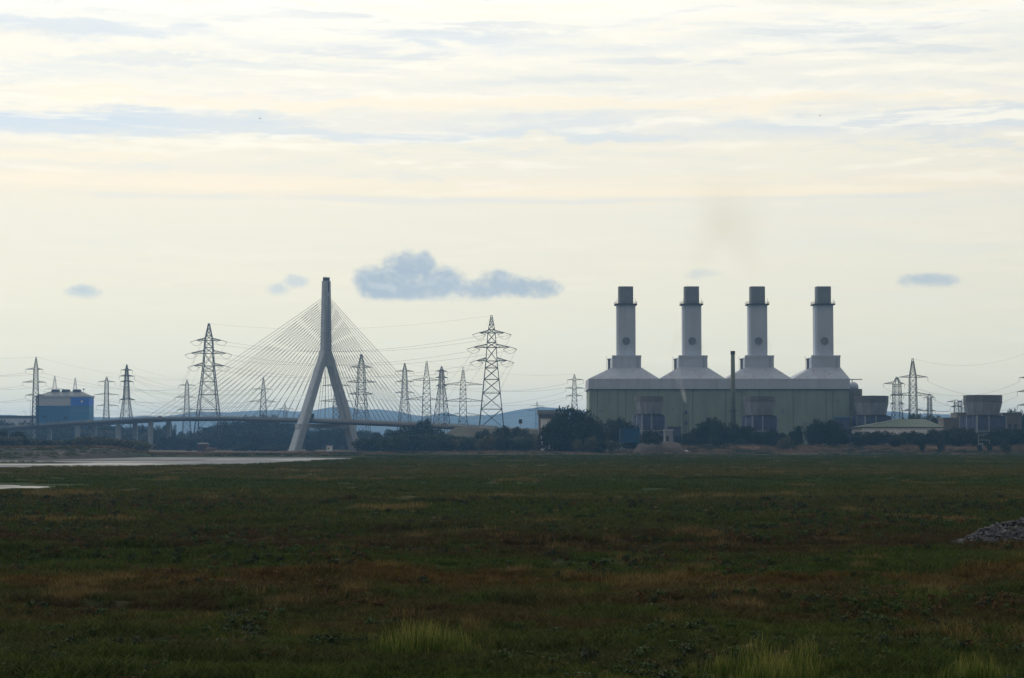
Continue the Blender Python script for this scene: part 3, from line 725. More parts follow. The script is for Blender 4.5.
tower('right_e', 463, 367.5, 1450, [(385,20,20),(401.5,20,21),(416,18,21)], 7.5, 'lattice tower with very broad arms left of the tallest tower', 3.6, 2.2, 0, 0.27, 0.14)
tower('station_l', 574.5, 374, 1450, [(380,7,9),(388.5,9,10),(396,8,8)], 5.5, 'lattice tower at the left end of the power station', 2.2, 1.2, 0, 0.27, 0.12)
tower('far_l', 537, 401, 2300, [(406,7,7),(411,9,9)], 2.6, 'tiny distant lattice tower by the low brown building', 1.4, .8, 0, 0.22, 0.10)
tower('yard_a', 897.5, 377, 1350, [(384,14,8),(395.5,7,7),(404,7,7)], 5.5, 'lattice tower with a drooping left arm right of the power station', 3.6, 2.6, 0.2, 0.25, 0.12)
tower('yard_b', 913.5, 358.5, 1250, [(377.5,14,15),(395.5,20,20),(411,10,12)], 5.2, 'tall pointed lattice tower right of the power station', 3.6, 2.6, 0, 0.25, 0.12)
tower('yard_c', 930, 394, 1400, [(397.5,6,6),(411,6,6)], 3, 'short lattice tower right of the tall pointed one', 1.9, 1.4, 0.2, 0.22, 0.11)
tower('yard_d', 957, 399.5, 1700, [(402,9,6),(407,6,6)], 3, 'small lattice tower left of the rightmost cooling tower', 2.2, 1.8, 0, 0.26, 0.13)
tower('yard_e', 963.5, 399.5, 1760, [(402,6,6),(407,5,5)], 2.6, 'small lattice tower touching the rightmost cooling tower', 2.0, 1.6, 0, 0.26, 0.13)
tower('edge_r', 1031, 352, 1250, [(378,11,12),(392,13,13),(405.5,13,13)], 7, 'lattice tower at the right picture edge, only arm tips showing', 3.2, 2.0, 0, 0.26, 0.12)
tower('off_l', -75, 352, 1400, [(366,10,10),(380,12,12),(393,10,10)], 6, 'lattice tower out of sight beyond the left picture edge', 2.8, 1.6, 0, 0.26, 0.12)

def span(a, b, sag, label, r=0.065, lim=None):
    A = sorted(TOWERS[a], key=lambda q: (q[1], -q[0])); B = sorted(TOWERS[b], key=lambda q: (q[1], -q[0]))
    root = empty('overhead_wires', A[0][2], 0, label, 'wires', 'overhead wires between the towers')
    inv = Matrix.Translation(-A[0][2])
    for sd in (-1, 1):
        aa = [q[2] for q in A if q[1] == sd]; bb = [q[2] for q in B if q[1] == sd]
        for i in range(max(len(aa), len(bb))):
            p, q = aa[min(i, len(aa)-1)], bb[min(i, len(bb)-1)]
            if i >= min(len(aa), len(bb)) and (len(aa) == 1 or len(bb) == 1): continue
            pts = [p.lerp(q, t/20) - Vector((0,0,sag*4*(t/20)*(1-t/20))) for t in range(21)]
            MB().tube(pts, r, 3).build('conductor', M_wire, root).matrix_parent_inverse = inv
    p, q = TOWERS[a+'_top'], TOWERS[b+'_top']
    pts = [p.lerp(q, t/20) - Vector((0,0,sag*.7*4*(t/20)*(1-t/20))) for t in range(21)]
    MB().tube(pts, r*.6, 3).build('earth_wire', M_wire, root).matrix_parent_inverse = inv
span('cross_l', 'cross_r', 9.5, 'high wires sagging across the bridge pylon between the two tallest towers', 0.085)
span('cross_r', 'right_e', 1.0, 'steep wires dropping from the tallest tower to the broad-armed tower')
span('mid_b', 'mid_c', 3, 'wires from the dense tower to the one behind the outer stays')
span('cross_l', 'mid_c', 1.0, 'steep wires dropping from the tall left tower to its neighbour')
span('off_l', 'left_edge', 3.5, 'wires reaching from the left picture edge to the first tower')
span('left_edge', 'mid_c', 6, 'wires passing over the blue building to the tower behind the outer stays')
span('mid_a', 'stay_a', 5, 'faint wires from the slim tower to the one behind the left stays')
span('mid_c', 'right_a', 7, 'wires low behind the bridge pylon legs')
span('right_a', 'right_b', 3, 'wires between the first two towers right of the bridge')
span('right_b', 'right_d', 2, 'short wires behind the narrow steep tower')
span('right_c', 'right_e', 2, 'short wires between the narrow tower and the broad-armed tower')
span('right_e', 'station_l', 4, 'wires from the broad-armed tower to the tower by the power station')
span('yard_b', 'edge_r', 9, 'sagging wires from the tall pointed tower to the right picture edge')
span('yard_a', 'yard_d', 4, 'low wires above the green-roofed shed')

# ------------------------------------------------------------------ power station
PD = 1060.0; DEPTH = 42.0
ps = empty('power_station', (xat(718, PD), PD, 2.0), 0, 'long green and grey power station hall with four square chimneys', 'power station')
PSI = Matrix.Translation(-Vector((xat(718, PD), PD, 2.0)))
def pp(mb, name, m, parent=None, smooth=False):
    o = mb.build(name, m, None, smooth)
    if parent is None: o.parent = ps; o.matrix_parent_inverse = PSI
    else: o.parent = parent; o.matrix_parent_inverse = Matrix.Identity(4)
    return o
def chamf(cx, cy, hx, hy, ch, z):
    return [(cx-hx+ch,cy-hy,z),(cx+hx-ch,cy-hy,z),(cx+hx,cy-hy+ch,z),(cx+hx,cy+hy-ch,z),(cx+hx-ch,cy+hy,z),(cx-hx+ch,cy+hy,z),(cx-hx,cy+hy-ch,z),(cx-hx,cy-hy+ch,z)]
def build_station():
    x0, x1 = xat(589.5, PD), xat(849.5, PD); zw = zat(389, PD); ze = zat(379.3, PD); zb = 1.2
    pp(MB().box(x0+.3, x1-.3, PD+.3, PD+DEPTH-.3, zb, zw), 'core_wall', M_joint)
    edges = [589.5, 597.5, 626, 659, 693, 726, 760, 793.5, 826.5, 849.5]
    for a, b in zip(edges[:-1], edges[1:]):
        xa, xb = xat(a, PD) + .12, xat(b, PD) - .12
        pp(MB().box(xa, xb, PD, PD+.28, zb, zw-.25), 'wall_panel', M_green)
    for sx, nx in ((x0, 1), (x1, -1)):
        for k in range(3):
            ya = PD + DEPTH*k/3 + .4; yb = PD + DEPTH*(k+1)/3 - .12
            pp(MB().box(min(sx, sx+nx*.28), max(sx, sx+nx*.28), ya, yb, zb, zw-.25), 'wall_panel', M_green)
    pp(MB().box(x0-.5, x1+.5, PD-.5, PD+DEPTH+.5, zw, ze), 'fascia', M_clad)
    pp(MB().box(x0-.6, x1+.6, PD-.62, PD+DEPTH+.6, zw-.35, zw-.003), 'drip_edge', M_dark)
    for k in range(0, 16):
        xx = x0 + (x1-x0)*(k+.5)/16
        pp(MB().box(xx-.1, xx+.1, PD-.58, PD-.502, zw+.1, ze-.1), 'fascia_joint', M_clad)
    sc = [626.0, 692.0, 758.0, 824.0]; SD = PD + 19.0
    cxs = [xat(p, SD) for p in sc]; val = [x0-.5] + [(a+b)/2*PD/SD*1.006 for a, b in zip(cxs[:-1], cxs[1:])] + [x1+.5]
    zp0, zp1 = zat(367.3, SD-9), zat(357, SD-9); zpl, zs1, zs2 = zat(304, SD-5), zat(304, SD-5), zat(286.3, SD-4)
    for k, cx in enumerate(cxs):
        y0, y1 = PD-.5, PD+DEPTH+.5
        hp = 7.7; hy = 9.0
        xa, xb = val[k], val[k+1]
        if k == 0: xa += .003
        rf = MB().loft([[(xa,y0,ze),(xb,y0,ze),(xb,y1,ze),(xa,y1,ze)], [(xa,y0,ze+.25),(xb,y0,ze+.25),(xb,y1,ze+.25),(xa,y1,ze+.25)],
                        [(max(xa+1.2, cx-hp),SD-hy,zp0),(min(xb-1.2, cx+hp),SD-hy,zp0),(min(xb-1.2, cx+hp),SD+hy,zp0),(max(xa+1.2, cx-hp),SD+hy,zp0)]])
        pp(rf, 'roof', M_roof)
        pl_ = pp(MB().loft([chamf(cx, SD, hp, hy, .25, zp0-.4), chamf(cx, SD, hp, hy, .25, zp1)]), 'plinth', M_clad)
        pp(MB().box(cx-hp-.15, cx+hp+.15, SD-hy-.15, SD-hy+.1, zp1-.3, zp1+.9), 'plinth_parapet', M_clad, pl_)
        ladder = MB().box(cx+hp*.72-.2, cx+hp*.72+.2, SD-hy-.35, SD-hy-.02, zp0-3.2, zp1+.2); pp(ladder, 'ladder', M_roof, pl_)
        # little vent pipe and thin mast left of the plinth
        pp(MB().lathe((cx-hp-1.6, SD-hy+3, zp0-4), [(.75,0),(.75,8.0),(.95,8.0),(.95,8.8)], 10), 'vent_pipe', M_cap)
        pp(MB().bar((cx-hp-3.0, SD-hy+2, zp0-5), (cx-hp-3.0, SD-hy+2, zp1+.5), .1), 'thin_mast', M_cap)
        hs = 4.95
        st = pp(MB().loft([chamf(cx, SD, hs, hs, 1.0, zp1-.2), chamf(cx, SD, hs, hs, 1.0, zpl)]), 'chimney', M_clad)
        st['label'] = ['leftmost square grey chimney', 'second square grey chimney from the left', 'third square grey chimney from the left', 'rightmost square grey chimney'][k]
        pp(MB().loft([chamf(cx, SD, 3.95, 3.95, .9, zpl+.2), chamf(cx, SD, 3.95, 3.95, .9, zs2), chamf(cx, SD, 3.4, 3.4, .8, zs2), chamf(cx, SD, 3.4, 3.4, .8, zs2-3)], cap=False), 'chimney_cap', M_cap, st)
        pp(MB().loft([chamf(cx, SD, 6.0, 6.0, 1.0, zpl-.35), chamf(cx, SD, 6.0, 6.0, 1.0, zpl+.25)]), 'platform', M_dark, st)
        rl = MB(); c8 = chamf(cx, SD, 5.9, 5.9, 1.0, zpl+.25)
        for i in range(8):
            a = Vector(c8[i]); b = Vector(c8[(i+1)%8])
            for h in (.6, 1.15): rl.bar(a+Vector((0,0,h)), b+Vector((0,0,h)), .05)
            rl.bar(a, a+Vector((0,0,1.2)), .06); rl.bar((a+b)/2, (a+b)/2+Vector((0,0,1.2)), .05)
        for i in (0, 1): rl.bar(c8[i], Vector(c8[i])+Vector((0,0,2.6)), .10)
        pp(rl, 'railing', M_dark, st)
        # round emblem disc on the front: dark ring, paler field, dark cross and hub
        zc = zat(341, SD-hs); yf = SD-hs
        def disc(r0, r1, d0, d1, name, m):
            n = 20
            rg = [[(cx+r*math.cos(2*math.pi*i/n), yf-d, zc+r*math.sin(2*math.pi*i/n)) for i in range(n)] for r, d in ((r1, .0), (r1, d1), (r0, d1), (r0, d0))]
            pp(MB().loft(rg, cap=(r0 < .05)), name, m, st)
        disc(1.5, 2.15, .02, .22, 'emblem_ring', M_cap); disc(.01, 1.5, .10, .10, 'emblem_field', M_tank)
        for w_, h_, d_ in ((1.45, .22, .15), (.22, 1.45, .19)):
            pp(MB().box(cx-w_, cx+w_, yf-d_, yf-.05, zc-h_, zc+h_), 'emblem_bar', M_cap, st)
        disc(.01, .55, .24, .24, 'emblem_hub', M_cap)
        pp(MB().bar((cx+hs+.25, SD-1, zp1), (cx+hs+.25, SD-1, zpl), .10), 'cable_ladder', M_dark, st)
    for (p, y, w_, h_) in ((601, 411, 2.0, 1.4), (611, 425, 1.4, 3.2), (673, 409, 1.2, 1.2), (708, 418, 2.2, 1.0), (783, 411.5, 2.2, 2.0), (806, 424, 3.0, 2.2), (838, 401, 1.4, 1.0), (720, 398, 1.0, 1.0)):
        xx, zz = xat(p, PD), zat(y, PD); pp(MB().box(xx-w_/2, xx+w_/2, PD-.12, PD-.003, zz-h_/2, zz+h_/2), 'wall_louvre', M_cap)
    for p, y in ((618, 389.5), (684, 389.5), (742, 389.5), (833, 389.5)):
        xx = xat(p, PD); pp(MB().bar((xx, PD-.2, zb), (xx, PD-.2, zat(y, PD)), .16, 6), 'downpipe', M_tank)
    # clutter at the ends of the hall
    pp(MB().box(xat(584.5,1075), x0-.52, 1068, 1090, 1.2, zat(413, 1070)), 'side_annex', M_tank)
build_station()

# slim chimney, free standing before the hall
sl = empty('slim_chimney', (xat(733.3, 1030), 1030, 2), 0, 'slim free-standing dark chimney between the middle two stacks', 'chimney')
hz = zat(351, 1030) - 2
MB().lathe((0,0,0), [(1.35,-1),(1.2,hz*.5),(1.05,hz-1.6)], 14).build('shaft', mat('slim_green_steel', (0.12,0.14,0.10), 0.6, 0.1), sl, True)
MB().lathe((0,0,0), [(1.2,hz-1.6),(1.2,hz),(.9,hz),(.9,hz-.8)], 14).build('cap', M_dark, sl)
MB().box(-1.9, 1.9, -1.9, 1.9, zat(411,1030)-2, zat(410.4,1030)-2).build('platform', M_dark, sl)

# domed tank house at the right end
dm = empty('domed_silo', (xat(855.5, 1095), 1095, 2), 0, 'grey domed silo at the right end of the power station', 'silo')
zs = lambda y: zat(y, 1095) - 2
MB().lathe((0,0,0), [(4.6,-1),(4.6,zs(403)),(3.9,zs(403)),(3.9,zs(389))], 20).build('drum', M_tank, dm, False)
rd = 2.9; h1 = zs(387)
MB().lathe((-1.0,0,0), [(rd,zs(389)+.002),(rd,h1)] + [(rd*math.cos(a*math.pi/14), h1 + rd*math.sin(a*math.pi/14)) for a in range(1,7)] + [(.05, h1+rd)], 20).build('dome', M_clad, dm, True)
cr = MB(); hh = zs(379.4)
cr.bar((-1.6, 0, h1+rd*.8), (-1.6, 0, hh), .3); cr.bar((-3.4,0,hh), (4.0,0,hh), .32); cr.bar((-3.0,0,hh+.2), (-3.0,0,hh-1.2), .4)
cr.build('davit_crane', M_dark, dm)

# ------------------------------------------------------------------ cooling towers (mechanical draught cells)
def cooling(px0, px1, ytop, yband, ywaist, ybase, D, label, taper=.86):
    X = xat((px0+px1)/2, D); S = D/F; hw = (px1-px0)/2*S; zb = 2.0
    root = empty('cooling_tower', (X, D, zb), R(18), label, 'cooling tower', 'cooling towers round the power station')
    z = lambda y: zat(y, D) - zb
    n = 12; k = 1/ math.cos(math.pi/n)
    MB().lathe((0,0,0), [(hw*k*taper, z(ywaist)), (hw*k*(taper+.5*(1-taper)), (z(yband)+z(ywaist))/2), (hw*k*.985, z(yband)), (hw*k*.9, z(yband))], n).build('fan_shroud', M_shroud, root)
    MB().lathe((0,0,0), [(hw*k, z(yband)), (hw*k*1.015, z(ytop)), (hw*k*.94, z(ytop)), (hw*k*.92, z(yband)-1)], n).build('rim_band', M_rim, root)
    for i in range(n):
        a = 2*math.pi*(i)/n; 
        MB().bar((hw*k*(taper+.01)*math.cos(a), hw*k*(taper+.01)*math.sin(a), z(ywaist)), (hw*k*1.0*math.cos(a), hw*k*1.0*math.sin(a), z(yband)), .16).build('stiffener', M_cap, root)
    MB().lathe((0,0,0), [(hw*k*.93,z(ywaist)-.5),(hw*k*.93,z(ywaist)+.05),(hw*.5,z(ywaist)+.05)], n).build('walkway', M_dark, root)
    b = hw*.90; zt = z(ywaist)-.5
    MB().box(-b+.6, b-.6, -b+.6, b-.6, -1, zt).build('inner_fill', M_joint, root)
    cols = 5
    for sd in range(4):
        rot = (0,0,sd*math.pi/2)
        for c in range(cols+1):
            xx = -b + 2*b*c/cols
            if c == cols: continue
            MB().box(xx-.35, xx+.35, -b-.15, -b+.45, -1, zt-.002).build('column', M_shroud if c in (0, 2) else M_blue, root, rot=rot)
            for q in range(3):
                za = 0.4 + (zt-.8)*q/3; zb2 = za + (zt-.8)/3 - .35
                MB().box(xx+.4, xx+2*b/cols-.4, -b, -b+.4, za, zb2).build('louvre', M_blue, root, rot=rot)
        MB().box(-b-.3, b+.3, -b-.3, -b-.16, zt*.52, zt*.52+.5).build('gallery', M_rail, root, rot=rot)
    return root
cooling(635.5, 663, 396.5, 402, 414, 430, 1022, 'leftmost cooling tower, standing before the green hall wall', .82)
cooling(744.5, 774.5, 396.5, 402, 415, 430, 1018, 'cooling tower before the hall just right of the slim chimney', .8)
cooling(855.5, 888, 396, 402.5, 415, 432, 1050, 'cooling tower touching the right end of the power station', .82)
cooling(965, 1001.5, 395.3, 402, 415, 434, 1040, 'rightmost cooling tower, standing apart near the picture edge', .81)

# ------------------------------------------------------------------ sheds and plant round the station
def shed(name, px0, px1, ytop, D, depth, label, cat, wallm, roofm, yroof=None, pitch=0.0, zb=2.0, windows=None, doors=None):
    x0, x1 = xat(px0, D), xat(px1, D); root = empty(name, ((x0+x1)/2, D, zb), 0, label, cat)
    hw = (x1-x0)/2; zt = zat(ytop, D) - zb
    MB().box(-hw, hw, 0, depth, -1, zt).build('wall', wallm, root)
    if pitch > 0:
        MB().loft([[(-hw-.4,-.4,zt+.002),(hw+.4,-.4,zt+.002),(hw+.4,depth+.4,zt+.002),(-hw-.4,depth+.4,zt+.002)], [(-hw-.4,-.4,zt+.3),(hw+.4,-.4,zt+.3),(hw+.4,depth+.4,zt+.3),(-hw-.4,depth+.4,zt+.3)],
                   [(-hw*.8,depth*.45,zt+pitch),(hw*.8,depth*.45,zt+pitch),(hw*.8,depth*.55,zt+pitch),(-hw*.8,depth*.55,zt+pitch)]]).build('roof', roofm, root)
    else:
        MB().box(-hw-.3, hw+.3, -.3, depth+.3, zt+.002, zt+.5).build('roof', roofm, root)
    for (a, b, za, zb2) in (windows or []):
        w_ = MB().box(-hw+2*hw*a, -hw+2*hw*b, -.1, -.003, zt*za, zt*zb2).build('window', M_glass, root)
    for (a, b, zb2) in (doors or []):
        MB().box(-hw+2*hw*a, -hw+2*hw*b, -.12, -.003, 0, zt*zb2).build('door', M_dark, root)
    return root
low = shed('low_building', 539, 566, 414.5, 1130, 30, 'low brown building with a flat overhanging roof left of the power station', 'building', mat('brown_wall', (0.11,0.09,0.085), .8, .15, .3), M_tank, windows=[(.05,.2,.35,.6),(.25,.4,.35,.6),(.45,.6,.35,.6)])
hwl = xat(566,1130)-xat(539,1130)
MB().box(-hwl/2-.8, hwl/2+.8, -2.0, 31, zat(414.5,1130)-2+.52, zat(410,1130)-2).build('roof_slab', M_tank, low)
shed('white_cabin', 541, 556, 419.5, 1105, 8, 'plain white cabin before the low brown building', 'cabin', M_white, M_pale, doors=[(.6,.75,.6)])
def container(px0, px1, y0, y1, D, label):
    x0, x1 = xat(px0, D), xat(px1, D); zb = zat(y1, D); h = zat(y0, D) - zb; hw = (x1-x0)/2
    root = empty('shipping_container', ((x0+x1)/2, D, zb), 0, label, 'container'); n = 13
    for i in range(n):
        xa = -hw + .15 + (2*hw-.3)*i/n; w = (2*hw-.3)/n
        MB().box(xa+w*.12, xa+w*.88, -.12, .0, .3, h-.3).build('panel', M_cont, root)
    MB().box(-hw+.1, hw-.1, .003, 4.6, .02, h-.05).build('shell', M_cont, root)
    fr = MB()
    for x in (-hw, hw-.3):
        fr.box(x, x+.3, -.16, 4.7, 0, h)
    fr.build('corner_posts', M_cont, root)
    MB().box(-hw+.3, hw-.3, -.15, 4.65, h-.28, h-.01).build('top_rail', M_cont, root)
    MB().box(-hw+.3, hw-.3, -.15, 4.65, 0.01, .28).build('bottom_rail', M_cont, root)
container(620, 639.8, 428.5, 443, 945, 'bright blue steel container beside the dark trees')
shed('white_kiosk', 664.5, 673, 430.5, 985, 5, 'small white plant kiosk on the earth mound left of the steam vent', 'kiosk', M_shroud, M_pale, doors=[(.2,.5,.7)])
shed('plant_skid', 668, 681, 427, 1000, 6, 'low blue-grey plant unit between kiosk and steam vent', 'plant', M_blue, M_tank, windows=[(.1,.4,.4,.7),(.5,.9,.2,.6)])
vent = empty('steam_vent', (xat(686, 1005), 1005, 2), 0, 'thin cluttered steam vent column before the green wall', 'vent')
vh = zat(404, 1005) - 2
MB().bar((0,0,-1), (0,0,vh), .45, 8).build('pipe', M_tank, vent)
for q, w in ((.25, 1.3), (.55, 1.0), (.78, 1.2)):
    MB().box(-w, w, -w, w, vh*q, vh*q+.25).build('platform', M_dark, vent); MB().box(-w*.6, w*.6, -w, -w+.6, vh*q+.3, vh*q+1.8).build('valve_box', M_blue, vent)
fr = MB()
for a in (-1.1, 1.1):
    for b in (-1.1, 1.1): fr.bar((a,b,-1), (a,b,vh*.8), .09)
fr.build('frame', M_steel, vent)
shed('blue_switch_house', 836.5, 849.8, 418, 1048, 8, 'small blue plant block at the foot of the hall, right end', 'plant', M_blue, M_slate, windows=[(.1,.9,.55,.62),(.1,.9,.3,.37)])
# green pitched shed with white wall
gs = empty('green_shed', (xat(902, 1015), 1015, 2), 0, 'long shed with green pitched roof and white wall behind the hedge', 'shed')
gx0, gx1 = xat(862,1015)-xat(902,1015), xat(943,1015)-xat(902,1015); gz0 = zat(427.6,1015)-2
MB().box(gx0, gx1, 0, 30, -1, gz0).build('wall', M_white, gs)
for k in range(8):
    xa = gx0 + (gx1-gx0)*k/8; MB().box(xa+.25, xa+(gx1-gx0)/8-.25, -.12, -.004, gz0*.15, gz0*.9).build('wall_panel', M_white, gs)
rx = xat(900,1030)-xat(902,1015); zr = zat(419,1030)-2
MB().loft([[(gx0-2,-.6,gz0+.003),(gx1+.5,-.6,gz0+.003),(gx1+.5,30.6,gz0+.003),(gx0-2,30.6,gz0+.003)],[(gx0-2,-.6,gz0+.35),(gx1+.5,-.6,gz0+.35),(gx1+.5,30.6,gz0+.35),(gx0-2,30.6,gz0+.35)],
           [(rx,14,zr),(gx1-6,14,zr),(gx1-6,16,zr),(rx,16,zr)]]).build('roof', M_groof, gs)
MB().bar((gx0-2.1,-.7,gz0+.5), (rx,13.9,zr+.15), .22).build('verge_trim', M_white, gs)
shed('pale_block', 944, 957, 418.5, 1060, 14, 'brown flat-roofed block between green shed and rightmost cooling tower', 'building', mat('taupe_wall', (0.17,0.155,0.14), .8, .12, .3), M_tank, windows=[(.15,.4,.4,.6),(.55,.85,.4,.6)])
shed('tan_block', 957, 968, 413.5, 1066, 14, 'taller tan block at the left foot of the rightmost cooling tower', 'building', mat('tan_wall', (0.20,0.18,0.15), .8, .12, .3), M_tank, windows=[(.5,.8,.55,.75),(.2,.35,.3,.5)])
shed('grey_block', 1003, 1022, 413.5, 1064, 18, 'grey-brown block at the right foot of the rightmost cooling tower', 'building', mat('drab_wall', (0.16,0.15,0.145), .8, .12, .3), M_tank, windows=[(.3,.45,.3,.7),(.6,.75,.3,.7)])
shed('station_annex', 849.8, 858, 411, 1058, 6, 'low tan annex below the domed silo', 'building', mat('tan_wall', (0.20,0.18,0.15)), M_tank, windows=[(.2,.8,.6,.75)])
# white gantry posts in front of hedge, right
gt = empty('white_gantry', (xat(984, 940), 940, gz(xat(984,940),940)), 0, 'small white pipe gantry in the hedge below the rightmost cooling tower', 'gantry')
g0 = gz(xat(984,940),940); z1_ = zat(435,940)-g0; z2_ = zat(440,940)-g0
MB().bar((-2.6,0,-.3), (-2.6,0,z1_), .08).build('post', M_pale, gt); MB().bar((-2.7,0,z1_), (.6,0,z1_), .09).build('rail', M_pale, gt)
MB().bar((-2.7,0,z2_), (2.6,0,z2_), .09).build('rail', M_pale, gt); MB().bar((2.5,0,-.3), (2.5,0,z2_), .08).build('post', M_pale, gt)
MB().box(-2.4, -.4, -.3, .3, -.3, z2_-1.3).build('cabinet', M_tank, gt)

# ------------------------------------------------------------------ blue building at the left
BD = 1720.0
bb = empty('blue_building', (xat(64, BD), BD, 3), 0, 'big blue-clad industrial building with a pale upper band and rooftop vents', 'building')
def build_blue():
    S = BD/F; X = lambda p: xat(p, BD) - xat(64, BD); Z = lambda y: zat(y, BD) - 3
    xa, xm, xb = X(35.2), X(69), X(89); ye = 18; zt = Z(397); zb = -1
    MB().box(xa, xm, 0, ye, zb, Z(405.7)).build('wall', M_navy, bb)
    MB().box(xm+.01, xb, -.3, ye, zb, Z(405.7)).build('wall', M_slate, bb)
    MB().box(xa, xm-.6, -.25, ye, Z(405.7)+.003, zt).build('pale_band', mat('lilac_band', (0.58,0.58,0.62), .7, .05), bb)
    MB().box(xm-.59, xm+1.2, -.2, ye, Z(405.7)+.003, zt).build('divider', M_pale, bb)
    rp = MB().box(xm+1.21, xb, -.55, ye, Z(405.7)+.003, zt).build('blue_panel', M_royal, bb)
    cx = X(81.5); zc = Z(401.5); n = 14     # small pale emblem
    MB().loft([[(cx + 1.1*math.cos(2*math.pi*i/n), y, zc + 1.1*math.sin(2*math.pi*i/n)) for i in range(n)] for y in (-.56, -.64)]).build('emblem', M_white, rp)
    MB().box(cx-3.2, cx+3.2, -.6, -.555, zc-.25, zc+.25).build('emblem_bar', M_slate, rp)
    MB().box(xa-.6, xb+.6, -.9, ye+.6, zt+.003, Z(395.6)).build('eaves', mat('lilac_band', (0.58,0.58,0.62)), bb)
    zr = Z(391.2)
    MB().loft([[(xa+1,0,Z(395.6)+.003),(xb-1,0,Z(395.6)+.003),(xb-1,ye,Z(395.6)+.003),(xa+1,ye,Z(395.6)+.003)], [(X(48),7,zr),(X(79),7,zr),(X(79),ye-7,zr),(X(48),ye-7,zr)]]).build('roof', M_tank, bb)
    for (p0, p1) in ((49, 56.5), (59.5, 67), (70.5, 78)):
        MB().box(X(p0), X(p1), 6, 11, zr-1, Z(391.3)+1.4).build('roof_vent', M_dark, bb)
        MB().box(X(p0)+.5, X(p1)-.5, 6.5, 10.5, Z(391.3)+1.4, Z(391.3)+1.9).build('vent_cap', M_tank, bb)
    MB().bar((X(81),8,zr-2), (X(81),8,zr+1.6), .15).build('dish_post', M_dark, bb); MB().lathe((X(81.3),7.6,zr+1.6), [(.1,-.3),(.9,.2),(1.2,.8)], 8).build('dish', M_dark, bb)
    for k in range(1, 8):
        xx = xa + (xm-xa)*k/8; MB().box(xx-.12, xx+.12, -.12, -.003, zb, Z(405.9)).build('wall_joint', M_slate, bb)
    MB().box(X(65.5)-2, X(65.5)+1, -.15, -.003, Z(419), Z(416.5)).build('window', M_glass, bb)
    MB().box(X(44)-1.5, X(44)+2, -.15, -.003, Z(417), Z(415.5)).build('window', M_glass, bb)
build_blue()
lb = shed('long_warehouse', -40, 34, 418.5, 1760, 40, 'long low pale warehouse left of the blue building', 'warehouse', mat('lilac_band', (0.58,0.58,0.62)), M_tank, zb=3.0, windows=[(.56,.98,.25,.45)])
hwl = (xat(34,1760)-xat(-40,1760))/2
MB().box(hwl-40, hwl-2, 4, 36, zat(418.5,1760)-3+.51, zat(415.5,1760)-3).build('roof_ridge', M_dark, lb)
bh = shed('brick_hut', 197.5, 207.5, 444.6, 1180, 6, 'small red brick hut on the far bank under the stays', 'hut', M_brick, mat('hut_roof', (0.05,0.04,0.04), .8), pitch=1.2, zb=0.0, windows=[(.2,.35,.4,.7),(.6,.75,.4,.7)], doors=[(.45,.55,.8)])
wc = shed('white_van_body', 326.5, 332, 446.2, 1240, 3, 'small white cabin on the far bank between the pylon legs', 'cabin', M_white, M_pale, zb=gz(xat(329,1240),1240), windows=[(.2,.5,.4,.7)]); wc.name = 'site_cabin'
# pale slope-roofed shelter right of the pylon
shed('pale_shelter', 368.5, 376, 438.5, 1500, 6, 'pale thin-roofed shelter among the trees right of the bridge pylon', 'shelter', M_tank, M_white, zb=2.0)

# ------------------------------------------------------------------ lamp posts along the road
def lamp(px, D, ytop, label):
    X = xat(px, D); g = 2.0; h = zat(ytop, D) - g
    root = empty('street_lamp', (X, D, g), 0, label, 'street lamp', 'street lamps left of the blue building')
    MB().bar((0,0,-1), (0,0,h), .16, 6, .10).build('post', M_steel, root); MB().bar((0,0,h), (-1.6,0,h+.25), .08).build('arm', M_steel, root)
    MB().box(-2.6, -1.2, -.25, .25, h+.12, h+.42).build('lamp_head', M_dark, root)
lamp(29.8, 1640, 400.5, 'taller street lamp just left of the blue building'); lamp(25.5, 1680, 411.5, 'shorter street lamp farther left of the blue building')

# ------------------------------------------------------------------ trees
def crown_mesh(name, m, seed, n=1300, lobes=9, flat=1.0, size=.12):
    rg = np.random.default_rng(seed)
    cs = []; 
    for i in range(lobes):
        a = rg.uniform(0, 2*math.pi); rr = rg.uniform(0, .62)**.8; h = rg.uniform(.25, .86)
        sc_ = 1 - .75*abs(h-.45)
        cs.append((rr*math.cos(a)*sc_, rr*math.sin(a)*sc_, h, rg.uniform(.22, .38)*(1 - .35*max(0, h-.5))))
    cs += [(0, 0, .55, .5), (0, 0, .3, .45), (rg.uniform(-.1,.1), rg.uniform(-.1,.1), .82, .2)]
    wts = np.array([c[3]**2 for c in cs]); wts /= wts.sum(); k = rg.choice(len(cs), n, p=wts)
    C = np.array(cs)[k]; d = rg.normal(size=(n, 3)); d /= np.linalg.norm(d, axis=1)[:, None]
    rad = C[:, 3] * rg.uniform(.55, 1.08, n)**.6
    P = C[:, :3] + d * rad[:, None] * np.array([1, 1, .95]); P[:, 2] = np.maximum(P[:, 2], rg.uniform(-.03, .06, n))
    s = size * rg.uniform(.5, 1.25, n); t1 = rg.normal(size=(n, 3)) * np.array([1,1,.6]); t1 /= np.linalg.norm(t1, axis=1)[:, None]
    t2 = np.cross(t1, d + rg.normal(size=(n,3))*.5); t2 /= np.linalg.norm(t2, axis=1)[:, None]
    V = np.stack([P - t1*s[:,None]*.6, P + t2*s[:,None]*.42, P + t1*s[:,None]*.6, P - t2*s[:,None]*.42], 1).reshape(-1, 3)
    me = bpy.data.meshes.new(name); me.from_pydata(V.tolist(), [], [(4*i,4*i+1,4*i+2,4*i+3) for i in range(n)]); me.update(); me.materials.append(m)
    return me
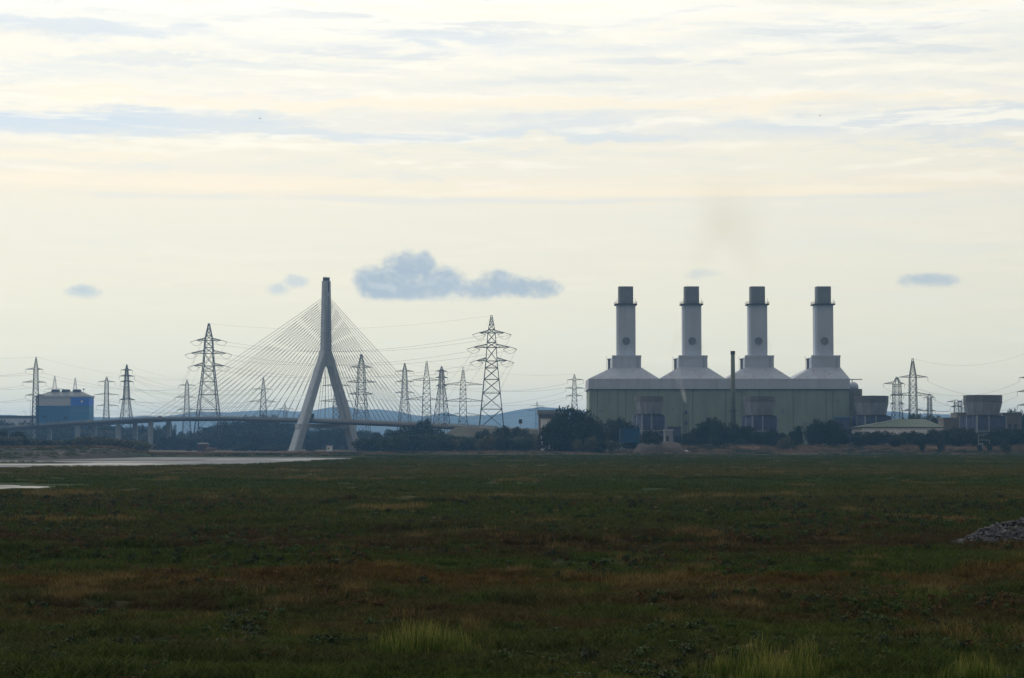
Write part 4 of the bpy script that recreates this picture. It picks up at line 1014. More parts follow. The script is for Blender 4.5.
def trunk_mesh(seed):
    rg = random.Random(seed); mb = MB(); mb.bar((0,0,-.06), (rg.uniform(-.02,.02), 0, .5), .045, 6, .028)
    for k in range(6):
        a = k*1.05 + rg.uniform(0,.5); z = rg.uniform(.15,.5); mb.bar((0,0,z), (.36*math.cos(a), .36*math.sin(a), z + rg.uniform(.18,.4)), .022, 5, .006)
    mb.bar((0,0,.48), (rg.uniform(-.08,.08), rg.uniform(-.08,.08), .9), .028, 5, .006)
    return mb.mesh('trunk', M_bark)
CROWN = {}
for nm, m in (('dark', L_dark), ('mid', L_mid), ('olive', L_olive), ('dry', L_dry)):
    CROWN[nm] = [crown_mesh('crown', m, 100*len(nm) + i + ord(nm[0]), 2600, 10 + i, size=.085) for i in range(5)]
POPLAR = crown_mesh('crown', L_dark, 5, 1600, 5, size=.08)
TRUNKS = [trunk_mesh(i) for i in range(3)]
TREES = {}
def tree(belt, px, ytop, D, wpx, kind='dark', ybase=None, name='tree', lab=None):
    X = xat(px, D); g = gz(X, D) if ybase is None else zat(ybase, D)
    H = zat(ytop, D) - g + .2; hw = wpx * D / F / 2
    root = empty(name, (X, D, g - .15), random.uniform(0, 6.28))
    me = POPLAR if kind == 'poplar' else random.choice(CROWN[kind])
    k = hw / .78
    inst('crown', me, root, (0,0,H*.01), (0,0,0), (k, k*random.uniform(.9,1.1), H))
    inst('trunk', random.choice(TRUNKS), root, (0,0,0), (0,0,random.uniform(0,6)), (min(k, H*.9), min(k, H*.9), H*.95))
    TREES.setdefault(belt, []).append((px, root, lab)); return root
def jit(a): return random.uniform(-a, a)
BELTS = {}
def belt(key, prof, D0, D1, step, wmin, wmax, kinds, **kw):
    px = prof[0][0]
    while px <= prof[-1][0]:
        yt = float(np.interp(px, [p[0] for p in prof], [p[1] for p in prof])) + jit(1.3)
        tree(key, px + jit(1.5), yt, random.uniform(D0, D1), random.uniform(wmin, wmax), random.choice(kinds), **kw); px += step*random.uniform(.8, 1.2)
# behind the viaduct at the left
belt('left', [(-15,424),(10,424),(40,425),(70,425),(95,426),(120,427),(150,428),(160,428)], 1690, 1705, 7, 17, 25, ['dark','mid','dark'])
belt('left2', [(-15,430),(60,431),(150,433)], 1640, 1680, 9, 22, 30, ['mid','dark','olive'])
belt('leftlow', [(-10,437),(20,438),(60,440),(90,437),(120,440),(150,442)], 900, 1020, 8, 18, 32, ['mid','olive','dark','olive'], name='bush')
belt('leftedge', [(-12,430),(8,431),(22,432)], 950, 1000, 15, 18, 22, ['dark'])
# behind the main span
for (p, y, w) in ((157,430,12),(165,425,9),(171,424,6),(174,426,6),(182,432,15),(192,433,16),(160,434,16),(175,435,16)): tree('span', p, y, 1700 + jit(60), w, 'poplar' if w < 8 else 'dark')
belt('span', [(200,431),(214,425),(228,424),(240,420),(252,418),(262,416.5),(275,418),(290,423),(305,427)], 1620, 1760, 8.5, 17, 24, ['dark','dark','mid'])
belt('span2', [(150,438),(200,438),(250,432),(300,433)], 1450, 1560, 9, 19, 28, ['mid','dark','dark'])
belt('gap', [(310,431),(320,430),(335,428),(350,429),(360,431),(375,433)], 1500, 1650, 6.5, 16, 22, ['dark','mid'])
belt('bank', [(236,445.5),(247,444),(258,445),(268,446),(277,445.5),(286,446.5)], 1200, 1260, 10, 13, 18, ['dark'], ybase=451, name='bush')
tree('bank', 190, 448, 1150, 9, 'dark', 450.8, 'bush'); tree('bank', 210, 447.3, 1140, 14, 'dry', 450.8, 'bush')
tree('legbush', 310, 442.5, 1260, 16, 'dark', 451, 'bush', 'dark round bush at the foot of the nearer pylon leg')
# right of the pylon
belt('mid', [(378,434),(388,430),(398,429),(408,427),(416,424),(425,418),(432,422),(440,431)], 1130, 1200, 8, 15, 22, ['dark','mid','dark'])
belt('mid2', [(362,439),(376,437),(410,434),(440,434),(455,436),(470,438)], 1060, 1120, 8.5, 18, 26, ['mid','dark'])
belt('embank', [(478,433),(490,430),(500,426),(510,427),(520,430),(530,433),(540,434)], 1085, 1130, 9, 16, 22, ['mid','dark','mid'])
belt('embank', [(448,440),(465,440),(480,439),(500,437),(520,438),(535,437)], 1000, 1050, 8, 18, 26, ['olive','dark','mid'], name='bush')
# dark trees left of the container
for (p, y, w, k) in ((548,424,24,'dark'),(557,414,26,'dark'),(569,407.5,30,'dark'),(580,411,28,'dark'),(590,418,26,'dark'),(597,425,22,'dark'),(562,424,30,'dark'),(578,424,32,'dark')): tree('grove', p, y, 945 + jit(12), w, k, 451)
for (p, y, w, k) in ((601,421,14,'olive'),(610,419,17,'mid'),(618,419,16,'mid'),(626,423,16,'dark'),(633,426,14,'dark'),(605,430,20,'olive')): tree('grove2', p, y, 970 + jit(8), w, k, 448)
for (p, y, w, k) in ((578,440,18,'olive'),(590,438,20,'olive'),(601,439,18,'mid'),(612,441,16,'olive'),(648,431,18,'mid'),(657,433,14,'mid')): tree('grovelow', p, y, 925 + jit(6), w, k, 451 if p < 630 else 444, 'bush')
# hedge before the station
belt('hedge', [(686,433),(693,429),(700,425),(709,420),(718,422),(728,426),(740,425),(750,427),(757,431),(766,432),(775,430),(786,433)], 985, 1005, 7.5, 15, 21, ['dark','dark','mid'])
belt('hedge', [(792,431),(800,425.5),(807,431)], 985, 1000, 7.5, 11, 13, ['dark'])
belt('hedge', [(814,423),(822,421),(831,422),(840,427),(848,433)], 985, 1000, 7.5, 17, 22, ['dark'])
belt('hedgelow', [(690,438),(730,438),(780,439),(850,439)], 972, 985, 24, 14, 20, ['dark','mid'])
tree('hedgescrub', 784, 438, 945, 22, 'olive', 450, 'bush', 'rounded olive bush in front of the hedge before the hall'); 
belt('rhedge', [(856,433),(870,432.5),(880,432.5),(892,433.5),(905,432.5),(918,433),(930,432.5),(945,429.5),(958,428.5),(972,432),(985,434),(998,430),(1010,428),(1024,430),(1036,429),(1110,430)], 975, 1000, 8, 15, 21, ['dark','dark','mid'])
belt('rhedge2', [(858,437),(900,437),(960,435),(1030,436)], 965, 975, 20, 14, 20, ['dark'])
for (p, y, w, k) in ((922,443,7,'dark'),(940.5,439,11,'mid'),(979.5,445,6,'dark'),(989.5,444,7,'dark'),(1004.5,440,11,'mid'),(1008,444,8,'olive')): tree('rscrub', p, y, 925, w, k, None, 'bush')
belt('rback', [(898,421),(910,417),(922,416),(932,416),(942,420),(950,424)], 1150, 1200, 7, 14, 18, ['mid','olive'])
belt('rback2', [(999,418),(1008,414),(1014,411.5),(1022,414),(1032,412)], 1180, 1230, 7, 12, 16, ['dark','mid'])
LBL = {'left': ('{} tree from the left in the dark belt behind the viaduct', 'trees behind the viaduct'),
       'left2': ('{} shorter tree from the left before the dark belt behind the viaduct', 'shorter trees behind the viaduct'),
       'leftlow': ('{} low green bush from the left along the mud bank', 'bushes on the left bank'),
       'leftedge': ('{} near dark tree from the left picture edge above the mud bank', 'near trees at the left edge'),
       'span': ('{} tree from the left in the tall row behind the stay cables', 'trees behind the main span'),
       'span2': ('{} lower tree from the left before the tall row behind the stays', 'lower trees behind the main span'),
       'gap': ('{} tree from the left seen between and behind the pylon legs', 'trees behind the pylon legs'),
       'bank': ('{} low dark bush from the left on the far river bank', 'bushes on the far bank'),
       'mid': ('{} tree from the left in the clump right of the bridge pylon', 'trees right of the pylon'),
       'mid2': ('{} low tree from the left at the clump foot right of the pylon', 'low trees right of the pylon'),
       'embank': ('{} bush from the left on the road bank below the tallest tower', 'bushes on the road bank'),
       'grove': ('{} tree from the left in the big dark grove left of the container', 'big dark grove'),
       'grove2': ('{} tree from the left between the dark grove and the container', 'trees by the container'),
       'grovelow': ('{} scrubby bush from the left at the foot of grove and container', 'scrub at the grove foot'),
       'hedge': ('{} tree from the left in the hedge before the green hall', 'hedge before the hall'),
       'hedgelow': ('{} low front bush from the left in the hedge before the hall', 'front bushes of the hedge'),
       'rhedge': ('{} tree from the left in the hedge before the green-roofed shed', 'hedge at the right'),
       'rhedge2': ('{} low front bush from the left in the right-hand hedge', 'front bushes at the right'),
       'rscrub': ('{} small lone bush from the left on the dry bank at the right', 'lone bushes on the dry bank'),
       'rback': ('{} grey-green tree from the left behind the green-roofed shed', 'trees behind the shed'),
       'rback2': ('{} tree from the left behind the block at the right edge', 'trees at the right edge')}
for key, lst in TREES.items():
    lst.sort(key=lambda q: q[0]); i = 0
    for (px, root, lab) in lst:
        if lab: tag(root, lab, 'bush'); continue
        t, grp = LBL[key]; tag(root, t.format(ordinal(i)), 'bush' if root.name.startswith('bush') else 'tree', grp); i += 1

# earth mound and boulders by the container
def mound():
    n = 40; mb = MB(); x0, x1 = xat(632, 930), xat(686, 930)
    rows = []
    for j in range(9):
        v = j/8; row = []
        for i in range(n+1):
            u = i/n; x = x0 + (x1-x0)*u; y = 918 + 26*v
            h = 4.2*min(1, u*7)*min(1, (1-u)*10)*math.sin(math.pi*min(1, v*.62+.02)) if v < .99 else 0
            h += float(vnoise(np.array([x]), np.array([y]), 3.2, 31)[0])*1.6 + float(vnoise(np.array([x]), np.array([y]), .8, 32)[0])*.3
            row.append((x, y, gz(x, y) - .3 + max(0, h)))
        rows.append(row)
    for r_ in rows: mb.v += r_
    for j in range(8):
        for i in range(n): a = j*(n+1)+i; mb.f.append((a, a+1, a+n+2, a+n+1))
    o = mb.build('earth_mound', M_earth, None, True); tag(o, 'bare reddish earth mound between blue container and hedge', 'mound', kind='structure')
mound()
def rock_mesh(seed, m):
    rg = random.Random(seed); import bmesh
    bm = bmesh.new(); bmesh.ops.create_icosphere(bm, subdivisions=1, radius=1)
    for v in bm.verts: v.co *= rg.uniform(.7, 1.15); v.co.z *= .72; v.co.x *= 1.12
    me = bpy.data.meshes.new('stone'); bm.to_mesh(me); bm.free(); me.materials.append(m); return me
o = inst('boulder', rock_mesh(91, M_pale), None, at(686.5, 445.5, 925), (0,0,.4), (1.1,.9,.9)); o.location.z = gz(o.location.x, 925) + .5; tag(o, 'pale rounded boulder at the end of the earth mound', 'boulder')

# rubble pile at the right
def rubble():
    cx, cy_ = xat(1036, 90), 91.0; g0 = gz(cx, cy_)
    root = empty('rubble_pile', (cx, cy_, g0), 0, 'low heap of grey broken stones on the marsh at the right edge', 'rubble')
    ms = [rock_mesh(i, M_stone) for i in range(8)]; rg = random.Random(5)
    def hgt(x, y):
        e = (x/3.3)**2 + (y/1.9)**2
        return max(0.0, 1.05*(1-e) - .04) if e < 1 else 0.0
    core = MB(); n = 24; rows = [[(0,0,1.02)]]
    for k in range(1, 8):
        q = k/7; core.v += [(3.3*q*math.cos(2*math.pi*i/n), 1.9*q*math.sin(2*math.pi*i/n), 1.0*(1-q*q) - .30) for i in range(n)]
    for k in range(6):
        for i in range(n): core.f.append((k*n+i, k*n+(i+1)%n, (k+1)*n+(i+1)%n, (k+1)*n+i))
    core.f.append(tuple(range(n)))
    core.build('rubble_core', M_stone, root)
    cnt = 0
    while cnt < 300:
        x, y = rg.uniform(-3.4, 3.4), rg.uniform(-2.0, 1.2); e = (x/3.4)**2 + (y/2.0)**2
        if e > 1: continue
        s = rg.uniform(.07, .15) if rg.random() < .85 else rg.uniform(.14, .26)
        inst('stone', rg.choice(ms), root, (x, y, hgt(x, y) + s*.15), (rg.uniform(-.6,.6), rg.uniform(-.6,.6), rg.uniform(0,6)), (s, s*rg.uniform(.7,1), s*rg.uniform(.6,1)))
        cnt += 1
    # small stones too many to pick apart
    sm = MB(); 
    for k in range(1800):
        a = rg.uniform(0, 6.283); q = math.sqrt(rg.random())*1.08; x, y = 3.4*q*math.cos(a), 2.0*q*math.sin(a); s = rg.uniform(.04, .10); z = hgt(x, y) + s*.2
        pts = [(x+s*rg.uniform(.6,1)*dx, y+s*rg.uniform(.6,1)*dy, z+s*rg.uniform(.5,1)*dz) for dx, dy, dz in ((1,0,0),(0,1,0),(-1,0,0),(0,-1,0),(0,0,1),(0,0,-1))]
        sm.add(pts, [(0,1,4),(1,2,4),(2,3,4),(3,0,4),(1,0,5),(2,1,5),(3,2,5),(0,3,5)])
    o = sm.build('small_stones', M_stone, root); o['kind'] = 'stuff'
rubble()

# ------------------------------------------------------------------ grass
def grass_material(name, straw, tipmix, tipcol, own=None, trans=0.3):
    m = bpy.data.materials.new(name); m.use_nodes = True; N = NT(m.node_tree); N.n.remove(N.n['Principled BSDF'])
    g = N.new('ShaderNodeGroup'); g.node_tree = MARSH
    tip = N.new('ShaderNodeAttribute', attribute_name='tip').outputs['Fac']
    rnd = N.new('ShaderNodeNewGeometry').outputs['Random Per Island']
    c = N.mix(1.0, g.outputs[0], (0.95, 0.96, 0.95), 'MULTIPLY')
    if own: c = N.mix(.8, c, own)
    c = N.mix(straw, c, tipcol)
    c = N.mix(N.m('MULTIPLY', N.m('MULTIPLY', tip, tip), N.m('MULTIPLY', rnd, tipmix)), c, tipcol)
    c = N.mix(1.0, c, N.ramp(rnd, [(0.0, (.65,)*3), (1.0, (1.4,)*3)]), 'MULTIPLY')
    df = N.new('ShaderNodeBsdfDiffuse'); tr = N.new('ShaderNodeBsdfTranslucent'); mx = N.new('ShaderNodeMixShader'); mx.inputs[0].default_value = trans
    N.put(df.inputs[0], c); N.put(tr.inputs[0], c); N.l.new(df.outputs[0], mx.inputs[1]); N.l.new(tr.outputs[0], mx.inputs[2])
    N.l.new(mx.outputs[0], N.n['Material Output'].inputs['Surface'])
    return m
G_low = grass_material('marsh_grass', 0.0, 0.7, (0.12, 0.095, 0.045))
G_straw = grass_material('straw_grass', 0.65, 0.8, (0.19, 0.135, 0.06))
G_tall = grass_material('tall_green_grass', 0.0, 1.0, (0.38, 0.31, 0.11), (0.030, 0.080, 0.008), 0.35)
def tuft(name, m, n, rad, h0, h1, lean, w, seed, herb=0.0):
    rg = np.random.default_rng(seed); V = []; Fc = []; T = []
    for i in range(n):
        a = rg.uniform(0, 6.283); r = rad*math.sqrt(rg.uniform()); x, y = r*math.cos(a), r*math.sin(a)
        h = rg.uniform(h0, h1); la = rg.uniform(0, 6.283); ln = lean*rg.uniform(.2, 1)*h; f = rg.uniform(0, 3.14); ww = w*rg.uniform(.6, 1.3)
        dx, dy = math.cos(f)*ww, math.sin(f)*ww; mx, my = x + .35*ln*math.cos(la), y + .35*ln*math.sin(la); tx, ty = x + ln*math.cos(la), y + ln*math.sin(la)
        o = len(V); V += [(x-dx, y-dy, -.03), (x+dx, y+dy, -.03), (mx+dx*.8, my+dy*.8, h*.6), (mx-dx*.8, my-dy*.8, h*.6), (tx, ty, h)]; T += [0, 0, .55, .55, 1]
        Fc += [(o, o+1, o+2, o+3), (o+3, o+2, o+4)]
    me = bpy.data.meshes.new(name); me.from_pydata(V, [], Fc); me.update(); me.materials.append(m)
    at_ = me.attributes.new('tip', 'FLOAT', 'POINT'); at_.data.foreach_set('value', T)
    return bpy.data.objects.new(name, me)
def scatter(name, protos, pts, rot, scl, idx, label, cat):
    coll = bpy.data.collections.new(name + '_kinds')
    for k, p in enumerate(protos): p.name = '%s_%02d' % (name, k); coll.objects.link(p)
    me = bpy.data.meshes.new(name); me.vertices.add(len(pts)); me.vertices.foreach_set('co', np.asarray(pts, np.float32).ravel())
    for nm, typ, arr, key in (('rz', 'FLOAT', rot, 'value'), ('sc', 'FLOAT', scl, 'value'), ('ki', 'INT', idx, 'value')):
        a = me.attributes.new(nm, typ, 'POINT'); a.data.foreach_set(key, np.asarray(arr, np.int32 if typ == 'INT' else np.float32))
    o = bpy.data.objects.new(name, me); COL.objects.link(o); tag(o, label, cat, kind='stuff')
    g = bpy.data.node_groups.new(name, 'GeometryNodeTree')
    g.interface.new_socket('Geometry', in_out='INPUT', socket_type='NodeSocketGeometry'); g.interface.new_socket('Geometry', in_out='OUTPUT', socket_type='NodeSocketGeometry')
    N = NT(g); gi = N.new('NodeGroupInput'); go = N.new('NodeGroupOutput')
    ci = N.new('GeometryNodeCollectionInfo'); ci.inputs['Collection'].default_value = coll; ci.inputs['Separate Children'].default_value = True; ci.inputs['Reset Children'].default_value = True
    ip = N.new('GeometryNodeInstanceOnPoints'); ip.inputs['Pick Instance'].default_value = True
    def attr(nm, dt): n = N.new('GeometryNodeInputNamedAttribute', data_type=dt); n.inputs[0].default_value = nm; return n.outputs[0]
    N.l.new(gi.outputs[0], ip.inputs['Points']); N.l.new(ci.outputs[0], ip.inputs['Instance']); N.l.new(attr('ki', 'INT'), ip.inputs['Instance Index'])
    N.l.new(N.xyz(0.0, 0.0, attr('rz', 'FLOAT')), ip.inputs['Rotation']); N.l.new(attr('sc', 'FLOAT'), ip.inputs['Scale'])
    N.l.new(ip.outputs[0], go.inputs[0])
    md = o.modifiers.new('scatter', 'NODES'); md.node_group = g
    return o
def in_water(x, y):
    return ground_z(x, y) < -0.34
def grass():
    rg = np.random.default_rng(11)
    protos = [tuft('t', G_low, 40, .34, .05, .20, 1.3, .011, i) for i in range(4)] + [tuft('t', G_straw, 26, .30, .10, .32, .9, .007, 10+i) for i in range(2)] + [tuft('t', G_low, 46, .26, .06, .20, 1.6, .016, 20+i) for i in range(2)]
    n = 105000
    y = np.exp(rg.uniform(math.log(30), math.log(135), n)); x = rg.uniform(-1, 1, n) * (y*.37 + 14)
    dens = vnoise(x, y, 3.0, 41) + vnoise(x, y, 9.0, 42) + vnoise(x, y, 1.0, 43)*.7
    keep = (dens > -.62 + rg.uniform(-.25, .25, n)) & (creek_d(x, y) < .3); x, y, dens = x[keep], y[keep], dens[keep]
    z = ground_z(x, y); straw = (vnoise(x, y*.6, 2.2, 44)*.8 + vnoise(x, y*.7, .7, 45)*.9 + vnoise(x, y, 9, 46)*.4 + .22*np.exp(-((y-64)/9)**2)) > .52
    ki = np.where(straw, rg.integers(4, 6, len(x)), np.where(rg.uniform(size=len(x)) < .3, rg.integers(6, 8, len(x)), rg.integers(0, 4, len(x))))
    sc = rg.uniform(.45, 1.25, len(x)) * (1 + 1.0*np.clip(dens, 0, 1)) * (1 + .3*sst(60, 130, y))
    scatter('marsh_grass', protos, np.stack([x, y, z], 1), rg.uniform(0, 6.28, len(x)), sc, ki, 'low rough marsh grass over the near ground', 'grass')
    # farther sward: bigger, coarser clumps
    protos = [tuft('t', G_low, 40, .75, .10, .36, .7, .03, 30+i) for i in range(4)] + [tuft('t', G_straw, 30, .7, .18, .42, .6, .02, 40+i) for i in range(2)]
    n = 66000
    y = np.exp(rg.uniform(math.log(115), math.log(820), n)); x = rg.uniform(-1, 1, n) * (y*.38 + 14)
    ok = ~in_water(x, y) & (pool_d(x, y) > 1.5) & ~((np.abs(x*212/y + 58) < 9) & (y > 188) & (y < 212)); x, y = x[ok], y[ok]
    z = ground_z(x, y); straw = (vnoise(x, y*.4, 8.0, 54) + vnoise(x, y*.6, 2.5, 55)*.6) > .42
    ki = np.where(straw, rg.integers(4, 6, len(x)), rg.integers(0, 4, len(x)))
    scatter('far_marsh_grass', protos, np.stack([x, y, z], 1), rg.uniform(0, 6.28, len(x)), rg.uniform(.6, 1.2, len(x)) * (1 + .5*sst(150, 800, y)), ki, 'coarse marsh grass over the middle distance', 'grass')
    # tall clumps that stand out
    tall = [tuft('t', G_tall, 46, .34, .22, 1.1, .28, .0085, 60+i) for i in range(4)]
    P = []; 
    def clump(px0, px1, D0, D1, cnt, s0, s1):
        for _ in range(cnt):
            D = rg.uniform(D0, D1); u = rg.normal(.5, .26); xx = xat(px0 + (px1-px0)*min(1, max(0, u)), D); P.append((xx, D, gz(xx, D), rg.uniform(s0, s1)*(1 - .5*abs(u-.5)*2)))
    clump(355, 492, 42.5, 46.5, 85, .25, .9); clump(690, 845, 36.5, 41, 95, .3, .95); clump(925, 1015, 36.8, 39.5, 40, .25, .8); clump(300, 560, 41, 49, 40, .12, .4); clump(600, 900, 36, 44, 60, .12, .4); clump(100, 330, 38, 50, 40, .1, .35); clump(590, 640, 36.8, 38, 6, .3, .5)
    clump(560, 610, 57, 60, 10, .3, .6); clump(905, 965, 57, 62, 14, .35, .6); clump(735, 775, 46, 48, 8, .25, .45)
    P = np.array(P); scatter('tall_grass', tall, P[:, :3], rg.uniform(0, 6.28, len(P)), P[:, 3], rg.integers(0, 4, len(P)), 'tall bright green grass clumps with straw tips in the foreground', 'grass')
    st = [tuft('t', G_straw, 50, .35, .25, .7, .5, .008, 80+i) for i in range(3)]
    P = []
    clump(455, 495, 47.5, 49.5, 16, .4, .75); clump(350, 380, 54, 56, 8, .35, .6); clump(625, 660, 63, 66, 10, .4, .7); clump(830, 1024, 62, 68, 60, .35, .7); clump(540, 720, 61, 66, 36, .3, .6); clump(60, 150, 60, 66, 20, .3, .6); clump(640, 700, 54, 57, 10, .3, .5)
    P = np.array(P); scatter('straw_grass', st, P[:, :3], rg.uniform(0, 6.28, len(P)), P[:, 3], rg.integers(0, 3, len(P)), 'dry straw-coloured grass clumps scattered across the marsh', 'grass')
grass()
def bank_grass():
    rg = np.random.default_rng(21); n = 9000
    L_bank = [tuft('t', MATS['dry_scrub_leaf'], 36, 1.3, .2, .9, .8, .07, 90+i) for i in range(3)] + [tuft('t', MATS['mid_leaf'], 36, 1.2, .2, .8, .8, .07, 95+i) for i in range(2)] + [tuft('t', MATS['olive_leaf'], 36, 1.2, .2, .8, .8, .07, 97+i) for i in range(2)]
    y = rg.uniform(898, 1000, n); px = rg.uniform(300, 1080, n)
    y2 = rg.uniform(790, 930, 3500); px2 = rg.uniform(-40, 330, 3500); y = np.concatenate([y, y2]); px = np.concatenate([px, px2]); x = (px - 512)/F*y
    v = vnoise(x, y*.4, 16, 61) + vnoise(x, y, 5, 62)*.7; ok = (v > -.3) & ~in_water(x, y); x, y, v = x[ok], y[ok], v[ok]
    u = v + rg.uniform(-.25, .25, len(x)); ki = np.where(u < .05, rg.integers(0, 3, len(x)), np.where(u < .25, rg.integers(5, 7, len(x)), rg.integers(3, 5, len(x))))
    scatter('bank_grass', L_bank, np.stack([x, y, ground_z(x, y)], 1), rg.uniform(0, 6.28, len(x)), rg.uniform(.5, 1.3, len(x)), ki, 'dry tussocks and scrub along the far banks', 'grass')
bank_grass()
# leafy herbs and dark tussocks that break up the turf
def herbs():
    rg = np.random.default_rng(33)
    cols = (('herb_dark', (0.012, 0.022, 0.010), (0.035, 0.055, 0.02)), ('herb_green', (0.022, 0.045, 0.012), (0.055, 0.095, 0.02)), ('herb_rust', (0.045, 0.026, 0.010), (0.12, 0.07, 0.02)), ('herb_straw', (0.09, 0.065, 0.03), (0.26, 0.19, 0.09)))
    protos = []
    for q, (nm, a, b) in enumerate(cols):
        m = leaf_mat(nm, a, b)
        for k in range(2): protos.append(bpy.data.objects.new('h', crown_mesh('herb', m, 300 + q*7 + k, 260, 6, size=.17)))
    n = 24000; y = np.exp(rg.uniform(math.log(33), math.log(170), n)); x = rg.uniform(-1, 1, n) * (y*.37 + 12)
    v = vnoise(x, y*.5, 5, 71) + vnoise(x, y*.6, 1.7, 72)*.8; ok = (v > -.05) & (creek_d(x, y) < .25); x, y, v = x[ok], y[ok], v[ok]
    t = vnoise(x, y*.5, 6, 73) + rg.uniform(-.35, .35, len(x)); band = .25*np.exp(-((y-63)/8)**2) + .2*np.exp(-((y-86)/6)**2)
    kind = np.where(t + band > .34, 2, np.where(t < -.28, 3, np.where(rg.uniform(size=len(x)) < .55, 0, 1)))
    sc = rg.uniform(.08, .30, len(x)) * (1 + .7*sst(60, 140, y)) * np.where(kind == 3, .55, 1)
    scatter('marsh_herbs', protos, np.stack([x, y, ground_z(x, y) - .02], 1), rg.uniform(0, 6.28, len(x)), sc, kind*2 + rg.integers(0, 2, len(x)), 'low leafy herbs and rusty tussocks dotted through the marsh grass', 'herbs')
herbs()
# small lone herb bushes on the marsh
for (p, yb, h, lab) in ((183, 604, 13, 'small dark leafy weed standing alone on the left of the marsh'), (652, 604, 9, 'small dark weed among the rusty grass near the middle')):
    D = 9000/(yb-444); X = xat(p, D); r_ = empty('weed', (X, D, gz(X, D)), 0, lab, 'weed')
    inst('foliage', CROWN['dark'][1], r_, (0,0,0), (0,0,1), (.22, .22, h*D/F)); MB().bar((0,0,-.05), (0,0,h*D/F*.7), .012).build('stem', M_bark, r_)

# ------------------------------------------------------------------ birds
def bird(px, py, D, label, span_=.9):
    o = at(px, py, D); root = empty('bird', o, .5, label, 'bird', 'birds high in the sky')
    MB().loft([[(x, r*math.cos(a*math.pi/4), r*math.sin(a*math.pi/4)) for a in range(8)] for x, r in ((-.28,.02),(-.12,.06),(.08,.07),(.2,.045),(.27,.015))]).build('body', M_feather, root, True)
    for sd in (-1, 1):
        MB().loft([[(-.06,sd*.05,.02),(.1,sd*.05,.02),(.1,sd*.05,.04),(-.06,sd*.05,.04)],[(-.03,sd*.28,.14),(.1,sd*.28,.14),(.1,sd*.28,.155),(-.03,sd*.28,.155)],[(-.1,sd*span_*.6,.10),(-.06,sd*span_*.6,.10),(-.06,sd*span_*.6,.11),(-.1,sd*span_*.6,.11)]]).build('wing', M_feather, root)
bird(260, 118.5, 520, 'tiny dark bird in the sky above the bridge'); bird(820, 115.5, 560, 'tiny dark bird in the sky above the chimneys')

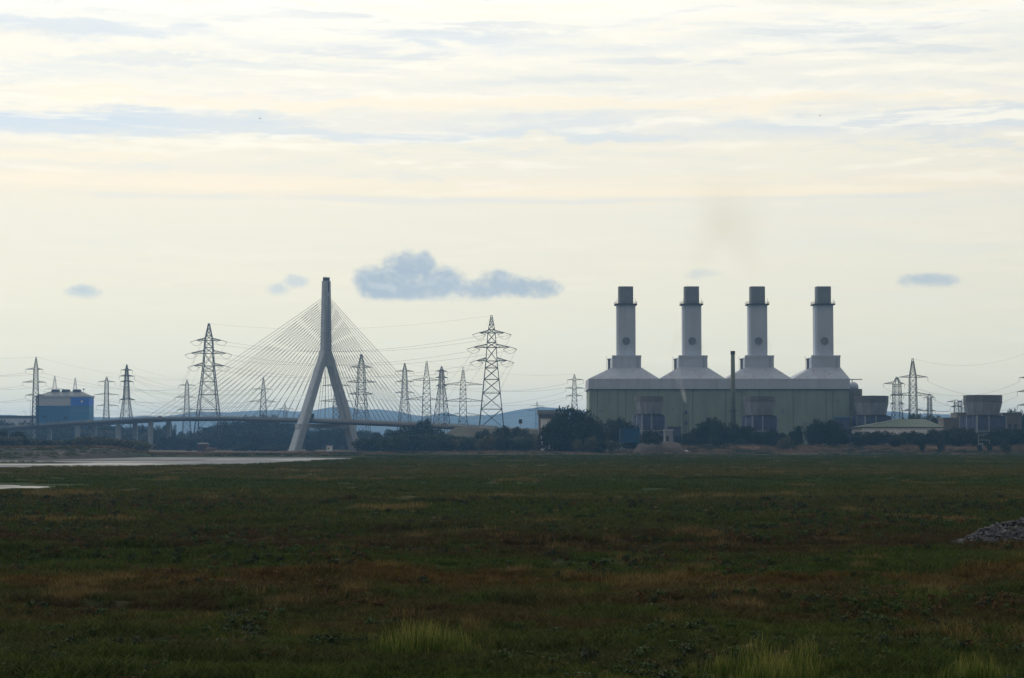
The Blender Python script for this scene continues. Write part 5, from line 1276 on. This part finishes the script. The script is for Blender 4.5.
# ------------------------------------------------------------------ smoke and steam
def plume(name, pts, label, dens, col, nscale=.25, thr=(.42,.7), absn=None, cat='smoke'):
    rings = []
    for (px, py, D, rpx) in pts:
        c = at(px, py, D); r_ = rpx*D/F; rings.append([(c.x + r_*math.cos(2*math.pi*i/12), c.y + r_*math.sin(2*math.pi*i/12), c.z) for i in range(12)])
    o = MB().loft(rings).build(name, None); m = bpy.data.materials.new(name); m.use_nodes = True; N = NT(m.node_tree); N.n.remove(N.n['Principled BSDF'])
    pv = N.new('ShaderNodeVolumePrincipled'); pv.inputs['Color'].default_value = (*col, 1)
    pos = N.new('ShaderNodeNewGeometry').outputs['Position']
    x, y, z = N.sep(pos)
    cs = [at(p[0], p[1], p[2]) for p in pts]; z0, z1 = cs[0].z, cs[-1].z
    # soft towards the edge of the plume: distance from its axis
    def curve(vals):
        n = N.new('ShaderNodeFloatCurve'); cv = n.mapping.curves[0]; n.mapping.use_clip = False
        lo, hi = min(vals), max(vals); hi = hi if hi > lo else lo + 1
        P_ = [((c.z - z0)/(z1 - z0), (v - lo)/(hi - lo)) for c, v in zip(cs, vals)]
        cv.points[0].location = P_[0]; cv.points[1].location = P_[-1]
        for q in P_[1:-1]: cv.points.new(*q)
        n.mapping.update(); n.inputs['Factor'].default_value = 1
        N.put(n.inputs['Value'], N.m('DIVIDE', N.m('SUBTRACT', z, z0), z1 - z0, clamp=True))
        return N.m('ADD', N.m('MULTIPLY', n.outputs[0], hi - lo), lo)
    ax = curve([c.x for c in cs]); ay = curve([c.y for c in cs]); rr = curve([p[3]*p[2]/F for p in pts])
    dx = N.m('SUBTRACT', x, ax); dy = N.m('SUBTRACT', y, ay)
    q = N.m('DIVIDE', N.m('SQRT', N.m('ADD', N.m('MULTIPLY', dx, dx), N.m('MULTIPLY', dy, dy))), rr)
    edge = N.rng(q, .15, .95, 1.0, 0.0)
    t = N.m('DIVIDE', N.m('SUBTRACT', z, z0), z1 - z0)
    fade = N.m('MULTIPLY', N.rng(t, .0, .06), N.rng(t, .35, 1.0, 1.0, 0.0))
    nz = N.rng(N.noise(pos, nscale, 4, .6), thr[0], thr[1])
    N.put(pv.inputs['Density'], N.m('MULTIPLY', N.m('MULTIPLY', N.m('MULTIPLY', edge, nz), fade), dens))
    N.l.new(pv.outputs[0], N.n['Material Output'].inputs['Volume']); o.data.materials.append(m)
    tag(o, label, cat, kind='stuff'); return o
SDp = PD + 19
plume('exhaust_smoke', [(758,285,SDp,6),(752,268,SDp,17),(742,245,SDp,34),(732,210,SDp,52),(724,160,SDp,66)], 'faint yellow-brown exhaust drifting up from the third chimney', .009, (1.0, 0.90, 0.45), .02, (.1,.8))
plume('exhaust_smoke', [(692,285,SDp,6),(700,264,SDp,18),(712,235,SDp,34),(722,190,SDp,48)], 'faint yellow-brown exhaust drifting up from the second chimney', .008, (1.0, 0.90, 0.45), .02, (.1,.8))
plume('steam_plume', [(685.5,404,1004,1.8),(684,396,1002,3.2),(681,386,1000,4.2),(678,373,998,5),(677,356,996,6)], 'white steam rising from the vent column before the hall', .38, (.97,.97,.98), .28, (.38,.68), cat='steam')
for (p, lab) in ((703, 'second'), (770.5, 'third')):
    plume('steam_wisp', [(p,357,SDp,1.6),(p-.5,350,SDp,3),(p-2,343,SDp,4),(p-1,333,SDp,5)], 'small dark wisp of steam beside the %s chimney' % lab, .09, (.45,.47,.52), .3, (.35,.7), cat='steam')
plume('steam_wisp', [(671,357,SDp,3),(674,346,SDp,6),(679,334,SDp,8),(684,318,SDp,9)], 'yellowish wisp left of the second chimney', .03, (.80,.64,.36), .12, (.35,.7), cat='steam')

# ------------------------------------------------------------------ haze
hz_ = MB().box(-5200, 5200, -300, 8700, -4.0, 150.0).build('haze', None)
m = bpy.data.materials.new('haze_air'); m.use_nodes = True; N = NT(m.node_tree); N.n.remove(N.n['Principled BSDF'])
pv = N.new('ShaderNodeVolumePrincipled'); pv.inputs['Color'].default_value = (0.27, 0.56, 1.0, 1); pv.inputs['Density'].default_value = 0.000112; pv.inputs['Anisotropy'].default_value = 0.6
N.l.new(pv.outputs[0], N.n['Material Output'].inputs['Volume']); hz_.data.materials.append(m)
tag(hz_, 'thin blue haze filling the air over marsh and river', 'haze', kind='stuff')
